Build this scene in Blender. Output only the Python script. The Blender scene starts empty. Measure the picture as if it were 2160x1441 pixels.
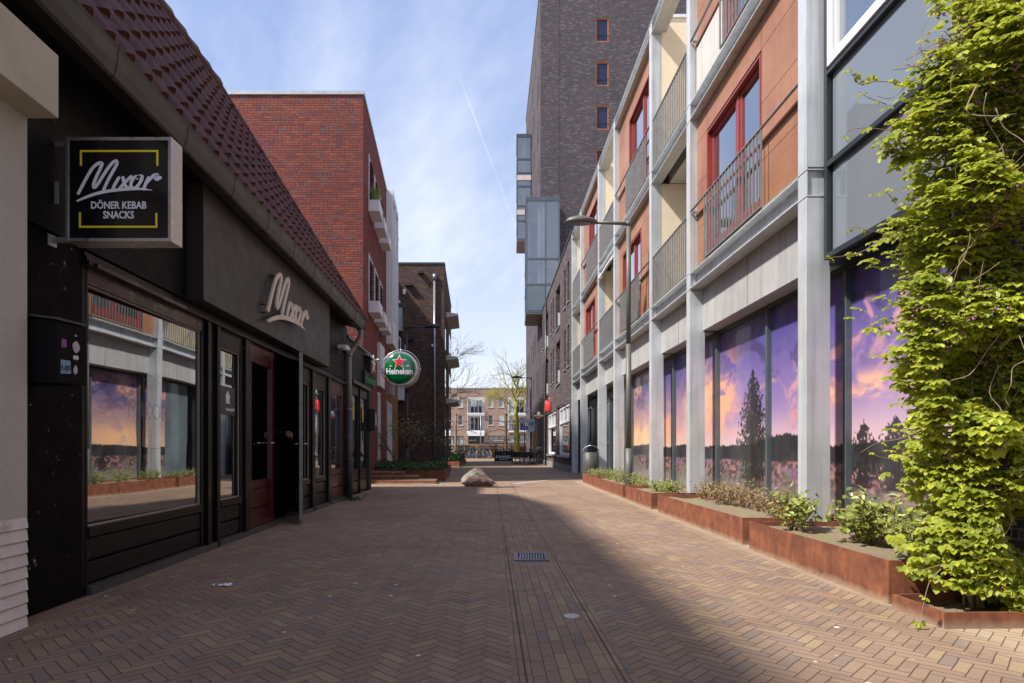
import bpy, math, random
import numpy as np
from mathutils import Vector, Matrix, noise as mnoise
R = math.radians
rnd = random.Random(7)
col = bpy.context.scene.collection
scene = bpy.context.scene

# ------------------------------------------------------------------ camera
cam_d = bpy.data.cameras.new('camera'); cam = bpy.data.objects.new('camera', cam_d); col.objects.link(cam)
cam.location = (0, 0, 1.0); cam.rotation_euler = (R(90), 0, 0)
cam_d.sensor_width = 36; cam_d.lens = 1300 / 2160 * 36; cam_d.shift_y = (946 - 720.5) / 2160
cam_d.clip_start = .05; cam_d.clip_end = 2000
scene.camera = cam
# ------------------------------------------------------------------ sun, sky, exposure
SUN = Vector((-1, -.40, 1.26)).normalized()
sun_d = bpy.data.lights.new('sun', 'SUN'); sun_d.energy = 4.6; sun_d.angle = R(3.0); sun_d.color = (1, .95, .87)
sun = bpy.data.objects.new('sun', sun_d); col.objects.link(sun)
sun.rotation_euler = SUN.to_track_quat('Z', 'Y').to_euler(); sun.location = (-20, -8, 30)
scene.view_settings.view_transform = 'Standard'; scene.view_settings.look = 'None'
scene.view_settings.exposure = 0.70; scene.view_settings.gamma = 1
scene.cycles.max_bounces = 8; scene.cycles.glossy_bounces = 4; scene.cycles.transparent_max_bounces = 12
scene.cycles.sample_clamp_indirect = 6


class NT:
    """small helper for writing node networks as expressions"""
    def __init__(s, tree):
        s.t = tree; s.n = tree.nodes; s.l = tree.links
    def new(s, typ, **kw):
        n = s.n.new(typ)
        for k, v in kw.items(): setattr(n, k, v)
        return n
    def put(s, sock, v):
        if isinstance(v, bpy.types.NodeSocket): s.l.new(v, sock)
        elif v is not None:
            if hasattr(sock, 'default_value') and isinstance(v, (tuple, list)) and len(v) == 3 and sock.type == 'RGBA': v = (*v, 1)
            sock.default_value = v
    def m(s, op, a, b=None, c=None, clamp=False):
        n = s.new('ShaderNodeMath', operation=op, use_clamp=clamp)
        for i, v in enumerate((a, b, c)):
            if v is not None: s.put(n.inputs[i], v)
        return n.outputs[0]
    def vm(s, op, a, b=None):
        n = s.new('ShaderNodeVectorMath', operation=op); s.put(n.inputs[0], a)
        if b is not None: s.put(n.inputs[1], b)
        return n.outputs['Value'] if op in ('DOT_PRODUCT', 'LENGTH') else n.outputs[0]
    def xyz(s, x, y, z=0.):
        n = s.new('ShaderNodeCombineXYZ')
        for i, v in enumerate((x, y, z)): s.put(n.inputs[i], v)
        return n.outputs[0]
    def sep(s, v):
        n = s.new('ShaderNodeSeparateXYZ'); s.put(n.inputs[0], v); return n.outputs
    def noise(s, vec, scale, detail=4, rough=.55, dim='3D'):
        n = s.new('ShaderNodeTexNoise', noise_dimensions=dim); s.put(n.inputs['Vector'], vec)
        n.inputs['Scale'].default_value = scale; n.inputs['Detail'].default_value = detail; n.inputs['Roughness'].default_value = rough
        return n.outputs[0]
    def white(s, vec):
        n = s.new('ShaderNodeTexWhiteNoise', noise_dimensions='3D'); s.put(n.inputs[0], vec); return n.outputs['Value']
    def ramp(s, fac, stops, interp='LINEAR'):
        n = s.new('ShaderNodeValToRGB'); s.put(n.inputs[0], fac); cr = n.color_ramp; cr.interpolation = interp
        while len(cr.elements) < len(stops): cr.elements.new(.5)
        for e, (p, c) in zip(cr.elements, stops): e.position = p; e.color = (*c, 1) if len(c) == 3 else c
        return n.outputs[0]
    def mix(s, fac, a, b, blend='MIX'):
        n = s.new('ShaderNodeMix', data_type='RGBA', blend_type=blend)
        s.put(n.inputs[0], fac); s.put(n.inputs[6], a); s.put(n.inputs[7], b); return n.outputs[2]
    def map(s, v, a, b, c=0., d=1., clamp=True):
        n = s.new('ShaderNodeMapRange', clamp=clamp)
        for i, q in enumerate((v, a, b, c, d)): s.put(n.inputs[i], q)
        return n.outputs[0]
    def pos(s): return s.new('ShaderNodeNewGeometry').outputs['Position']
    def island(s): return s.new('ShaderNodeNewGeometry').outputs['Random Per Island']
    def bump(s, h, dist, strength=1.):
        n = s.new('ShaderNodeBump'); s.put(n.inputs['Height'], h); n.inputs['Distance'].default_value = dist
        n.inputs['Strength'].default_value = strength; return n.outputs[0]


world = bpy.data.worlds.new('World'); scene.world = world; world.use_nodes = True
w = NT(world.node_tree); w.n.clear()
sky = w.new('ShaderNodeTexSky', sky_type='NISHITA'); sky.sun_disc = False
sky.sun_elevation = R(47.7); sky.sun_rotation = R(249.7); sky.air_density = 1.0; sky.dust_density = 1.2; sky.ozone_density = 1.0
dirv = w.new('ShaderNodeTexCoord').outputs['Generated']
dx, dy, dz = w.sep(dirv)
zz = w.m('MAXIMUM', dz, .02)
cx_ = w.m('DIVIDE', dx, w.m('ADD', zz, .25)); cy_ = w.m('DIVIDE', dy, w.m('ADD', zz, .25))
cv = w.xyz(w.m('MULTIPLY', w.m('ADD', cx_, w.m('MULTIPLY', cy_, .35)), 1.6), w.m('MULTIPLY', cy_, .8), 0.)
c1 = w.noise(cv, .9, 7, .5); c2 = w.noise(cv, 3.2, 8, .6)
cl = w.m('ADD', w.m('MULTIPLY', c1, .7), w.m('MULTIPLY', c2, .3))
hz = w.m('POWER', w.map(dz, .0, .60, 1., 0.), 1.3); hz = w.m('MULTIPLY', hz, .62)
cloud = w.m('ADD', w.map(cl, .44, .68, 0., .48), hz, clamp=True)
# contrail: a thin band round a great circle, faded at both ends
A = Vector(((985 - 1080) / 1300, 1, (946 - 205) / 1300)).normalized(); B = Vector(((1075 - 1080) / 1300, 1, (946 - 445) / 1300)).normalized()
nrm = A.cross(B).normalized(); mid = (A + B).normalized()
band = w.m('ABSOLUTE', w.vm('DOT_PRODUCT', w.vm('NORMALIZE', dirv), tuple(nrm)))
al = w.vm('DOT_PRODUCT', w.vm('NORMALIZE', dirv), tuple(mid))
trail = w.m('MULTIPLY', w.map(band, .0002, .0022, .17, 0.), w.map(al, A.dot(mid) - .004, A.dot(mid) + .002, 0., 1.))
trail = w.m('MULTIPLY', trail, w.map(c2, .3, .55, .3, 1.))
cloud = w.m('ADD', cloud, trail, clamp=True)
skyc = w.mix(cloud, w.mix(.62, sky.outputs[0], (2.65, 3.65, 6.7)), (8.9, 9.1, 9.5))
bg = w.new('ShaderNodeBackground'); w.l.new(skyc, bg.inputs[0]); bg.inputs[1].default_value = .094
wo = w.new('ShaderNodeOutputWorld'); w.l.new(bg.outputs[0], wo.inputs[0])


# ------------------------------------------------------------------ materials
MATS = {}
def newmat(name):
    m = bpy.data.materials.new(name); m.use_nodes = True; t = NT(m.node_tree); t.n.clear()
    out = t.new('ShaderNodeOutputMaterial'); p = t.new('ShaderNodeBsdfPrincipled'); t.l.new(p.outputs[0], out.inputs[0])
    MATS[name] = m
    return m, t, p, out
def setp(t, p, **kw):
    names = dict(col='Base Color', rough='Roughness', metal='Metallic', spec='Specular IOR Level', coat='Coat Weight', coatr='Coat Roughness',
                 normal='Normal', emit='Emission Color', es='Emission Strength', trans='Transmission Weight', alpha='Alpha', ior='IOR', sheen='Sheen Weight')
    for k, v in kw.items(): t.put(p.inputs[names[k]], v)
def plain(name, c, rough=.5, metal=0., var=.12, scale=6., bump=.0, coat=0., streak=0., spec=.5, dirt=None):
    """paint / metal / plaster with mottling, optional vertical streaks and dirt"""
    m, t, p, o = newmat(name)
    ps = t.pos(); n1 = t.noise(ps, scale, 6, .6)
    c0 = t.mix(t.map(n1, .3, .7, 0., 1.), tuple(v * (1 - var) for v in c), tuple(min(1, v * (1 + var)) for v in c))
    if streak:
        sx, sy, sz = t.sep(ps); st = t.noise(t.xyz(t.m('MULTIPLY', sx, 14.), t.m('MULTIPLY', sy, 14.), t.m('MULTIPLY', sz, .5)), 1., 5, .6)
        c0 = t.mix(t.map(st, .45, .75, 0., streak), c0, tuple(v * .45 for v in c))
    if dirt:
        n2 = t.noise(ps, dirt[1], 8, .7); c0 = t.mix(t.map(n2, dirt[2], dirt[2] + .05, 0., dirt[3]), c0, dirt[0])
    n3 = t.noise(ps, scale * 3.1, 4, .6)
    setp(t, p, col=c0, rough=t.map(n3, .3, .7, max(0.02, rough - .08), min(1, rough + .1)), metal=metal, coat=coat, spec=spec)
    if bump: setp(t, p, normal=t.bump(t.noise(ps, scale * 9, 5, .6), bump))
    return m
def brick(name, cols, mortar, L=.215, H=.0625, mw=.005, rough=.85, bump=.006, var=.25, glossbands=0.):
    m, t, p, o = newmat(name)
    X, Y, Z = t.sep(t.pos())
    u = t.m('ADD', X, Y); v = t.m('DIVIDE', Z, H); row = t.m('FLOOR', v)
    off = t.m('ADD', t.m('MULTIPLY', t.m('MODULO', row, 2.), .5), t.m('MULTIPLY', t.white(t.xyz(row, 3.7, 1.)), .3))
    uu = t.m('ADD', t.m('DIVIDE', u, L), off); ci = t.m('FLOOR', uu)
    fu = t.m('SUBTRACT', uu, ci); fv = t.m('SUBTRACT', v, row)
    half = t.m('GREATER_THAN', t.white(t.xyz(ci, row, 9.)), .72)
    fu2 = t.m('FRACT', t.m('MULTIPLY', fu, 2.)); duh = t.m('MULTIPLY', t.m('MINIMUM', fu2, t.m('SUBTRACT', 1., fu2)), L * .5)
    du = t.m('MULTIPLY', t.m('MINIMUM', fu, t.m('SUBTRACT', 1., fu)), L)
    du = t.m('MINIMUM', du, t.m('ADD', duh, t.m('MULTIPLY', t.m('SUBTRACT', 1., half), 9.)))
    idh = t.m('MULTIPLY', half, t.m('GREATER_THAN', fu, .5))
    dv = t.m('MULTIPLY', t.m('MINIMUM', fv, t.m('SUBTRACT', 1., fv)), H)
    d = t.m('MINIMUM', du, dv); jn = t.map(d, mw * .45, mw * .95, 0., 1.)
    r1 = t.white(t.xyz(ci, row, idh)); n = len(cols)
    cb = t.ramp(r1, [(i / n, c) for i, c in enumerate(cols)], 'CONSTANT')
    nz = t.noise(t.pos(), 24., 6, .65)
    cb = t.mix(t.map(nz, .3, .72, 0., var), cb, t.mix(1., cb, (.35, .35, .35), 'MULTIPLY'))
    big = t.noise(t.xyz(X, Y, t.m('MULTIPLY', Z, .45)), .7, 6, .65); cb = t.mix(t.map(big, .42, .66, 0., .5), cb, t.mix(1., cb, (.62, .62, .64), 'MULTIPLY'))
    c0 = t.mix(jn, mortar, cb)
    h = t.m('ADD', jn, t.m('MULTIPLY', nz, .35))
    setp(t, p, col=c0, rough=t.map(r1, 0., 1., rough - .2 if glossbands else rough, rough), normal=t.bump(h, bump), spec=.35)
    return m
def glass(name, tint=(.02, .025, .03), refl=.35, rough=.02, see=.5, wav=0., body=.25):
    """window pane: partly see-through, partly mirror"""
    m, t, p, o = newmat(name); t.n.remove(p)
    tr = t.new('ShaderNodeBsdfTransparent'); t.put(tr.inputs[0], tuple(see for _ in range(3)))
    df = t.new('ShaderNodeBsdfDiffuse'); t.put(df.inputs[0], tint)
    gl = t.new('ShaderNodeBsdfGlossy'); t.put(gl.inputs['Roughness'], rough); t.put(gl.inputs['Color'], (.96, .98, 1))
    if wav:
        t.put(gl.inputs['Normal'], t.bump(t.noise(t.pos(), .8, 2, .4), wav))
    m1 = t.new('ShaderNodeMixShader'); t.put(m1.inputs[0], body); t.l.new(tr.outputs[0], m1.inputs[1]); t.l.new(df.outputs[0], m1.inputs[2])
    lw = t.new('ShaderNodeLayerWeight'); lw.inputs[0].default_value = .25
    fac = t.m('ADD', t.m('MULTIPLY', lw.outputs['Fresnel'], .9), refl, clamp=True)
    m2 = t.new('ShaderNodeMixShader'); t.put(m2.inputs[0], fac); t.l.new(m1.outputs[0], m2.inputs[1]); t.l.new(gl.outputs[0], m2.inputs[2])
    t.l.new(m2.outputs[0], o.inputs[0]); return m
def leafmat(name, c1, c2, trans=.35, rough=.45):
    m, t, p, o = newmat(name)
    r = t.island(); c = t.mix(r, c1, c2); c = t.mix(t.map(t.noise(t.pos(), 3., 3), .35, .65, 0., .5), c, tuple(v * .6 for v in c1))
    setp(t, p, col=c, rough=rough, spec=.4)
    tl = t.new('ShaderNodeBsdfTranslucent'); t.put(tl.inputs[0], t.mix(.5, c, tuple(min(1, v * 1.6) for v in c2)))
    mx = t.new('ShaderNodeMixShader'); t.put(mx.inputs[0], trans); t.l.new(p.outputs[0], mx.inputs[1]); t.l.new(tl.outputs[0], mx.inputs[2])
    t.l.new(mx.outputs[0], o.inputs[0]); return m
def emis(name, c, s):
    m, t, p, o = newmat(name); setp(t, p, col=c, emit=(*c, 1), es=s, rough=.4); return m

steel = plain('galvanised_steel', (.56, .58, .595), .42, .25, .12, 2.2, streak=.5, bump=.0006, dirt=((.26, .27, .22), 5., .66, .6))
steel_panel = plain('steel_header', (.45, .44, .43), .5, .15, .12, 1.8, streak=.45, dirt=((.16, .16, .14), 5., .66, .75))
darksteel = plain('grey_railing_paint', (.27, .27, .27), .45, .3, .2, 9., streak=.3)
concrete_pale = plain('pale_concrete', (.52, .51, .47), .85, 0, .14, 3., bump=.002, streak=.2)
cream = plain('cream_render', (.80, .68, .50), .9, 0, .05, 5., bump=.002)
blackpaint = plain('black_paint', (.0055, .005, .0055), .7, 0, .3, 5., bump=.0006, spec=.08, dirt=((.42, .38, .28), 11., .635, .9))
blackwood = plain('black_gloss_wood', (.0055, .005, .0055), .35, 0, .3, 5., coat=.05, spec=.25, dirt=((.4, .37, .3), 19., .66, .8))
brownwood = plain('dark_brown_wood', (.022, .009, .007), .3, 0, .3, 4., coat=.25)
redwood = plain('oxblood_wood', (.060, .007, .009), .34, 0, .2, 4., coat=.15)
fasciagrey = plain('charcoal_panel', (.040, .037, .037), .45, .1, .12, 1.5, streak=.15)
soffitmat = plain('soffit_board', (.018, .017, .016), .6, 0, .2, 4., spec=.2)
guttermat = plain('gutter_zinc', (.060, .055, .050), .42, .3, .25, 3., streak=.3)
pipemat = plain('downpipe_zinc', (.25, .24, .25), .5, .15, .22, 6., streak=.3, dirt=((.05, .05, .06), 6., .6, .7))
alu = plain('aluminium', (.62, .62, .62), .3, .8, .08, 5.)
signblack = plain('sign_black', (.008, .008, .012), .2, 0, .1, 3., coat=.4)
whitesign = plain('sign_white', (.72, .72, .75), .4, 0, .03, 3.)
lilac = plain('sign_lettering', (.85, .85, .95), .4, 0, .04, 3.)
yellowline = plain('sign_yellow', (.90, .76, .03), .4, 0, .04, 3.)
brushed = plain('brushed_letters', (.66, .58, .48), .4, .2, .1, 8.)
pebble, t, p, o = newmat('pebbledash')
nz = t.noise(t.pos(), 90., 5, .7); n2 = t.noise(t.pos(), 3., 5)
setp(t, p, col=t.mix(t.map(nz, .55, .72, 0., .6), t.mix(n2, (.48, .47, .42), (.60, .58, .53)), (.20, .19, .16)), rough=.95, normal=t.bump(nz, .006))
plaster = plain('weathered_white_plaster', (.74, .69, .64), .9, 0, .12, 4., bump=.002, streak=.2, dirt=((.35, .3, .26), 6., .62, .5))
tilemat = plain('brown_glazed_tile', (.092, .034, .025), .55, 0, .4, 5., spec=.25, dirt=((.08, .08, .05), 4., .62, .5))
zinc = plain('coping_metal', (.40, .43, .44), .4, .5, .1, 4.)
whitepaint = plain('white_paint', (.68, .68, .70), .45, 0, .05, 4., streak=.12)
redbrick = brick('red_brick', [(.24, .050, .036), (.19, .042, .036), (.27, .062, .040), (.17, .042, .040), (.30, .075, .042), (.25, .050, .034), (.28, .056, .036), (.23, .045, .034), (.27, .062, .040), (.18, .080, .080), (.26, .055, .036), (.22, .055, .045)], (.035, .022, .022), mw=.010, H=.069, L=.235)
yellowbrick = brick('ochre_brick', [(.36, .17, .05), (.30, .13, .04), (.40, .22, .08)], (.06, .04, .03), mw=.008)
darkbrick = brick('purple_brown_brick', [(.105, .075, .085), (.075, .060, .075), (.15, .105, .10), (.20, .17, .18), (.09, .065, .06), (.16, .09, .065), (.065, .06, .08)], (.05, .045, .045), mw=.007)
towerbrick = brick('tower_brick', [(.090, .070, .085), (.065, .056, .076), (.105, .080, .088), (.15, .13, .15), (.080, .062, .068), (.12, .080, .072), (.062, .058, .082), (.095, .075, .09)], (.06, .055, .055), H=.072, L=.24, mw=.008)
brownbrick = brick('brown_brick', [(.110, .058, .038), (.070, .044, .036), (.145, .080, .046), (.095, .060, .050), (.070, .050, .054), (.165, .092, .054)], (.028, .02, .018), mw=.007)
nearbrick = brick('near_dark_brick', [(.13, .08, .075), (.09, .07, .08), (.19, .12, .09), (.16, .10, .085), (.07, .055, .06)], (.23, .20, .19), mw=.010)
blackbrick = brick('black_painted_brick', [(.014, .013, .014), (.018, .016, .017), (.012, .011, .012)], (.008, .007, .007), mw=.008, rough=.6)
pinkbrick = brick('pink_brick', [(.42, .27, .21), (.35, .22, .17), (.46, .31, .25), (.38, .25, .20), (.31, .21, .19)], (.32, .24, .20), mw=.007, H=.075)
lime_wood = plain('mossy_bark', (.24, .23, .06), .9, 0, .4, 9., bump=.01)
bark = plain('bark', (.11, .085, .06), .9, 0, .35, 9., bump=.01)
greybark = plain('pale_bark', (.20, .17, .13), .9, 0, .3, 9., bump=.01)
stempale = plain('vine_stem', (.26, .19, .11), .8, 0, .3, 20.)
redwin = plain('red_window_paint', (.24, .032, .024), .4, 0, .12, 5., coat=.2)
orangewin = plain('orange_window_paint', (.42, .12, .04), .45, 0, .1, 5.)
anthracite = plain('anthracite_frame', (.035, .04, .045), .35, .3, .12, 5.)
bluegrey = plain('blue_grey_mullion', (.13, .16, .175), .35, .4, .12, 5., streak=.2)
baygrey = plain('grey_bay_frame', (.11, .13, .14), .35, .4, .1, 3.)
blackmat = plain('matt_black', (.012, .012, .013), .7, 0, .2, 5.)
lampgrey = plain('lamp_post_paint', (.12, .115, .10), .5, .1, .12, 6., streak=.25)
lampblack = plain('black_lamp_paint', (.03, .03, .035), .35, .3, .1, 6.)
binmat = plain('bin_metal', (.06, .06, .052), .5, .1, .12, 6.)
rubber = plain('rubber', (.012, .012, .012), .7, 0, .2, 8.)
chrome = plain('chrome', (.55, .55, .57), .2, .9, .1, 8.)
timberboard = plain('bleached_board', (.52, .50, .46), .7, 0, .05, 3., streak=.25)
win_left = glass('shop_window_glass', (.02, .018, .016), .36, .006, .55, wav=.004)
win_up = glass('bedroom_glass', (.05, .06, .08), .42, .01, .5)
win_bay = glass('bay_glass', (.30, .34, .39), .07, .015, .6, body=.55)  # pale body colour imitates reflected sky
win_flat = glass('tower_window_glass', (.022, .028, .060), .03, .01, .5, body=.8)
win_tower = glass('tower_glass', (.05, .06, .08), .16, .01, .85, body=.1)
curtain = plain('white_curtain', (.62, .62, .66), .9, 0, .05, 3.)
skin = plain('skin', (.45, .24, .16), .55, 0, .08, 30.)
jacket = plain('dark_jacket', (.015, .018, .028), .8, 0, .2, 12.)
interior = plain('dark_interior', (.018, .014, .012), .8, 0, .3, 2.)
vineleaf = leafmat('akebia_leaf', (.16, .22, .025), (.58, .60, .08), .40)
ivyleaf = leafmat('ivy_leaf', (.14, .19, .04), (.44, .44, .11), .22, .35)
tanleaf = leafmat('tan_leaf', (.26, .16, .08), (.32, .28, .12), .25)
darkleaf = leafmat('ground_cover_leaf', (.025, .06, .015), (.07, .12, .025), .2)
freshleaf = leafmat('fresh_lime_leaf', (.30, .34, .03), (.42, .42, .05), .4)
sageleaf = leafmat('light_shrub_leaf', (.16, .22, .05), (.36, .38, .13), .3)
hedgeleaf = leafmat('beech_leaf', (.25, .13, .06), (.36, .20, .10), .25)
berry = plain('akebia_flower', (.26, .10, .17), .5, 0, .3, 30.)

# terracotta board
terra, t, p, o = newmat('terracotta_board')
ps = t.pos(); X, Y, Z = t.sep(ps)
n1 = t.noise(ps, 1.3, 4); vein = t.noise(t.xyz(t.m('MULTIPLY', Y, 9.), t.m('ADD', t.m('MULTIPLY', Z, 42.), t.m('MULTIPLY', Y, 30.)), X), 1., 6, .65)
c = t.mix(t.map(n1, .35, .65), (.26, .105, .052), (.36, .165, .088)); c = t.mix(t.map(vein, .54, .66, 0., .6), c, (.15, .055, .035)); c = t.mix(t.map(t.noise(ps, 6., 7, .7), .60, .8, 0., .5), c, (.50, .27, .20))
strk = t.noise(t.xyz(t.m('MULTIPLY', Y, 16.), t.m('MULTIPLY', Z, .6), X), 1., 6, .65); c = t.mix(t.map(strk, .50, .72, 0., .4), c, (.17, .085, .055)); c = t.mix(t.map(t.noise(ps, .8, 4), .45, .65, 0., .3), c, (.44, .22, .13))
setp(t, p, col=c, rough=.5, normal=t.bump(vein, .002), coat=.08)
# corten
corten, t, p, o = newmat('corten_steel')
ps = t.pos(); X, Y, Z = t.sep(ps)
st = t.noise(t.xyz(t.m('MULTIPLY', X, 30.), t.m('MULTIPLY', Y, 30.), t.m('MULTIPLY', Z, 3.)), 1., 6, .65); n1 = t.noise(ps, 7., 6, .65)
c = t.mix(t.map(n1, .35, .65), (.14, .045, .024), (.30, .105, .048)); c = t.mix(t.map(st, .42, .68, 0., .6), c, (.13, .05, .032))
dust = t.m('MULTIPLY', t.map(t.m('ADD', Z, t.m('MULTIPLY', t.noise(ps, 13., 5), .07)), .035, .09, 1., 0.), .75)
c = t.mix(dust, c, (.35, .27, .19))
setp(t, p, col=c, rough=.75, metal=.1, normal=t.bump(n1, .001))
# soil
soilm, t, p, o = newmat('planter_soil')
ps = t.pos(); n1 = t.noise(ps, 30., 8, .7); n2 = t.noise(ps, 4., 5)
c = t.mix(n1, (.13, .09, .06), (.34, .26, .18)); c = t.mix(t.map(n2, .48, .62, 0., .55), c, (.20, .23, .06))
setp(t, p, col=c, rough=1., normal=t.bump(n1, .02))
# granite boulder
granite, t, p, o = newmat('granite')
ps = t.pos(); n1 = t.noise(ps, 4., 8, .7); n2 = t.noise(ps, 38., 6, .7); n3 = t.noise(ps, 1.7, 5)
c = t.mix(t.map(n1, .35, .65), (.11, .095, .08), (.34, .30, .25)); c = t.mix(t.map(n3, .45, .6, 0., .6), c, (.36, .21, .155)); c = t.mix(t.map(n2, .54, .66, 0., .75), c, (.08, .07, .065))
setp(t, p, col=c, rough=.9, normal=t.bump(t.m('ADD', n1, t.m('MULTIPLY', n2, .3)), .07))

# paving: herringbone with a straight-laid strip and two gutters down the middle
def paving(name, bright=1.):
    m, t, p, o = newmat(name)
    ps = t.pos(); X, Y, Z = t.sep(ps)
    W = .059; n = 3.
    sx = t.m('SUBTRACT', X, t.m('SUBTRACT', .365, t.m('MULTIPLY', Y, .034)))        # distance from the strip's axis
    k45 = .70711
    a = t.m('DIVIDE', t.m('MULTIPLY', t.m('ADD', sx, Y), k45), W); b = t.m('DIVIDE', t.m('MULTIPLY', t.m('SUBTRACT', Y, sx), k45), W)
    jit = t.noise(ps, 3.5, 2); a = t.m('ADD', a, t.m('MULTIPLY', jit, .35)); b = t.m('ADD', b, t.m('MULTIPLY', t.noise(ps, 2.9, 2), .35))
    i = t.m('FLOOR', a); j = t.m('FLOOR', b); k = t.m('FLOORED_MODULO', t.m('SUBTRACT', i, j), 2 * n)
    hor = t.m('LESS_THAN', k, n - .5)
    h0 = t.m('SUBTRACT', i, k); v0 = t.m('SUBTRACT', j, t.m('SUBTRACT', 2 * n - 1, k))
    la = t.m('SUBTRACT', a, h0); lb = t.m('SUBTRACT', b, v0)
    lng = t.m('ADD', t.m('MULTIPLY', hor, la), t.m('MULTIPLY', t.m('SUBTRACT', 1., hor), lb))
    fb = t.m('FRACT', b); fa = t.m('FRACT', a)
    sh = t.m('ADD', t.m('MULTIPLY', hor, fb), t.m('MULTIPLY', t.m('SUBTRACT', 1., hor), fa))
    d1 = t.m('MINIMUM', t.m('MINIMUM', lng, t.m('SUBTRACT', n, lng)), t.m('MINIMUM', sh, t.m('SUBTRACT', 1., sh)))
    idx = t.m('ADD', t.m('MULTIPLY', hor, h0), t.m('MULTIPLY', t.m('SUBTRACT', 1., hor), i))
    idy = t.m('ADD', t.m('MULTIPLY', hor, j), t.m('MULTIPLY', t.m('SUBTRACT', 1., hor), v0))
    r1 = t.white(t.xyz(idx, idy, hor))
    # straight courses
    su = t.m('DIVIDE', sx, .0605); si = t.m('FLOOR', su); so = t.m('MULTIPLY', t.white(t.xyz(si, 5., 2.)), 3.)
    sv = t.m('ADD', t.m('DIVIDE', Y, .20), so); sj = t.m('FLOOR', sv)
    fsu = t.m('SUBTRACT', su, si); fsv = t.m('SUBTRACT', sv, sj)
    d2 = t.m('MINIMUM', t.m('MULTIPLY', t.m('MINIMUM', fsu, t.m('SUBTRACT', 1., fsu)), 1.8), t.m('MULTIPLY', t.m('MINIMUM', fsv, t.m('SUBTRACT', 1., fsv)), 3.3))
    r2 = t.white(t.xyz(si, sj, 7.))
    ax = t.m('ABSOLUTE', sx)
    # plain course along the facades
    el = t.m('ABSOLUTE', t.m('SUBTRACT', t.m('ADD', X, 2.52), t.m('MULTIPLY', Y, -.052)))
    strip = t.m('LESS_THAN', ax, .0605 * 4.5)
    far = t.m('LESS_THAN', t.m('ADD', X, t.m('MULTIPLY', Y, .052)), -2.42)
    strip = t.m('MAXIMUM', strip, far)
    d = t.m('ADD', t.m('MULTIPLY', strip, d2), t.m('MULTIPLY', t.m('SUBTRACT', 1., strip), d1))
    r = t.m('ADD', t.m('MULTIPLY', strip, r2), t.m('MULTIPLY', t.m('SUBTRACT', 1., strip), r1))
    gut = t.map(t.m('ABSOLUTE', t.m('SUBTRACT', ax, .0605 * 3.5)), .001, .006, .1, 1.)
    jn = t.m('MULTIPLY', t.map(d, .0, .060, .25, 1.), gut)
    cols = [(.270, .170, .130), (.300, .190, .145), (.245, .155, .125), (.275, .175, .135), (.325, .230, .145), (.285, .180, .135), (.255, .170, .140), (.300, .200, .155), (.265, .165, .125), (.20, .150, .140), (.280, .180, .135), (.300, .200, .150), (.240, .155, .125), (.275, .170, .130), (.330, .235, .155), (.255, .160, .125)]
    cols = [(c[0] * .97 * bright, c[1] * .97 * bright, c[2] * .85 * bright) for c in cols]
    cb = t.ramp(r, [(q / len(cols), c) for q, c in enumerate(cols)], 'CONSTANT')
    fine = t.noise(ps, 60., 6, .7); mid_ = t.noise(ps, 2.2, 5, .6); bigm = t.noise(ps, .35, 4, .6)
    stain = t.noise(ps, .9, 6, .7); sandy = t.noise(ps, 5.5, 7, .72)
    cb = t.mix(t.map(fine, .35, .7, 0., .45), cb, t.mix(1., cb, (.5, .48, .47), 'MULTIPLY'))
    cb = t.mix(t.map(mid_, .4, .7, 0., .35), cb, t.mix(1., cb, (.6, .58, .56), 'MULTIPLY'))
    cb = t.mix(t.map(bigm, .35, .65, 0., .35), cb, (.40, .30, .23))
    cb = t.mix(t.map(stain, .55, .72, 0., .55), cb, t.mix(1., cb, (.5, .46, .44), 'MULTIPLY'))
    cb = t.mix(t.map(sandy, .58, .75, 0., .5), cb, (.38, .31, .24))
    edge_ = t.m('SUBTRACT', t.m('ADD', X, t.m('MULTIPLY', Y, .034)), t.m('MULTIPLY', t.noise(ps, 4., 6, .7), .35)); cb = t.mix(t.m('MULTIPLY', t.map(edge_, 2.22, 2.48, 0., .75), t.m('LESS_THAN', Y, 19.)), cb, (.42, .32, .22))
    moss = t.mix(t.map(t.noise(ps, 1.3, 4), .52, .62, 0., .8), (.055, .042, .032), (.07, .085, .025))
    c0 = t.mix(jn, moss, cb)
    # chewing gum and flecks of litter trodden into the bricks
    vo = t.new('ShaderNodeTexVoronoi', feature='F1', voronoi_dimensions='2D'); t.put(vo.inputs['Vector'], t.xyz(X, Y, 0.)); vo.inputs['Scale'].default_value = 3.1
    keep = t.m('GREATER_THAN', t.sep(vo.outputs['Color'])[0], .80)
    gum = t.m('MULTIPLY', t.map(t.m('ADD', vo.outputs['Distance'], t.m('MULTIPLY', fine, .02)), .035, .048, .6, 0.), keep)
    c0 = t.mix(gum, c0, (.42, .39, .37))
    vo2 = t.new('ShaderNodeTexVoronoi', feature='F1', voronoi_dimensions='2D'); t.put(vo2.inputs['Vector'], t.xyz(X, Y, 0.)); vo2.inputs['Scale'].default_value = 2.6
    keep2 = t.m('GREATER_THAN', t.sep(vo2.outputs['Color'])[0], .70)
    rad2 = t.m('MULTIPLY', t.sep(vo2.outputs['Color'])[1], .042); c0 = t.mix(t.m('MULTIPLY', t.map(t.m('SUBTRACT', vo2.outputs['Distance'], rad2), -.004, .004, .9, 0.), keep2), c0, (.62, .60, .58))
    h = t.m('ADD', t.m('MULTIPLY', jn, 1.), t.m('ADD', t.m('MULTIPLY', fine, .25), t.m('MULTIPLY', r, .3)))
    setp(t, p, col=c0, rough=t.map(fine, .3, .7, .72, .95), normal=t.bump(h, .006), spec=.25)
    return m
pave = paving('brick_paving')


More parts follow.
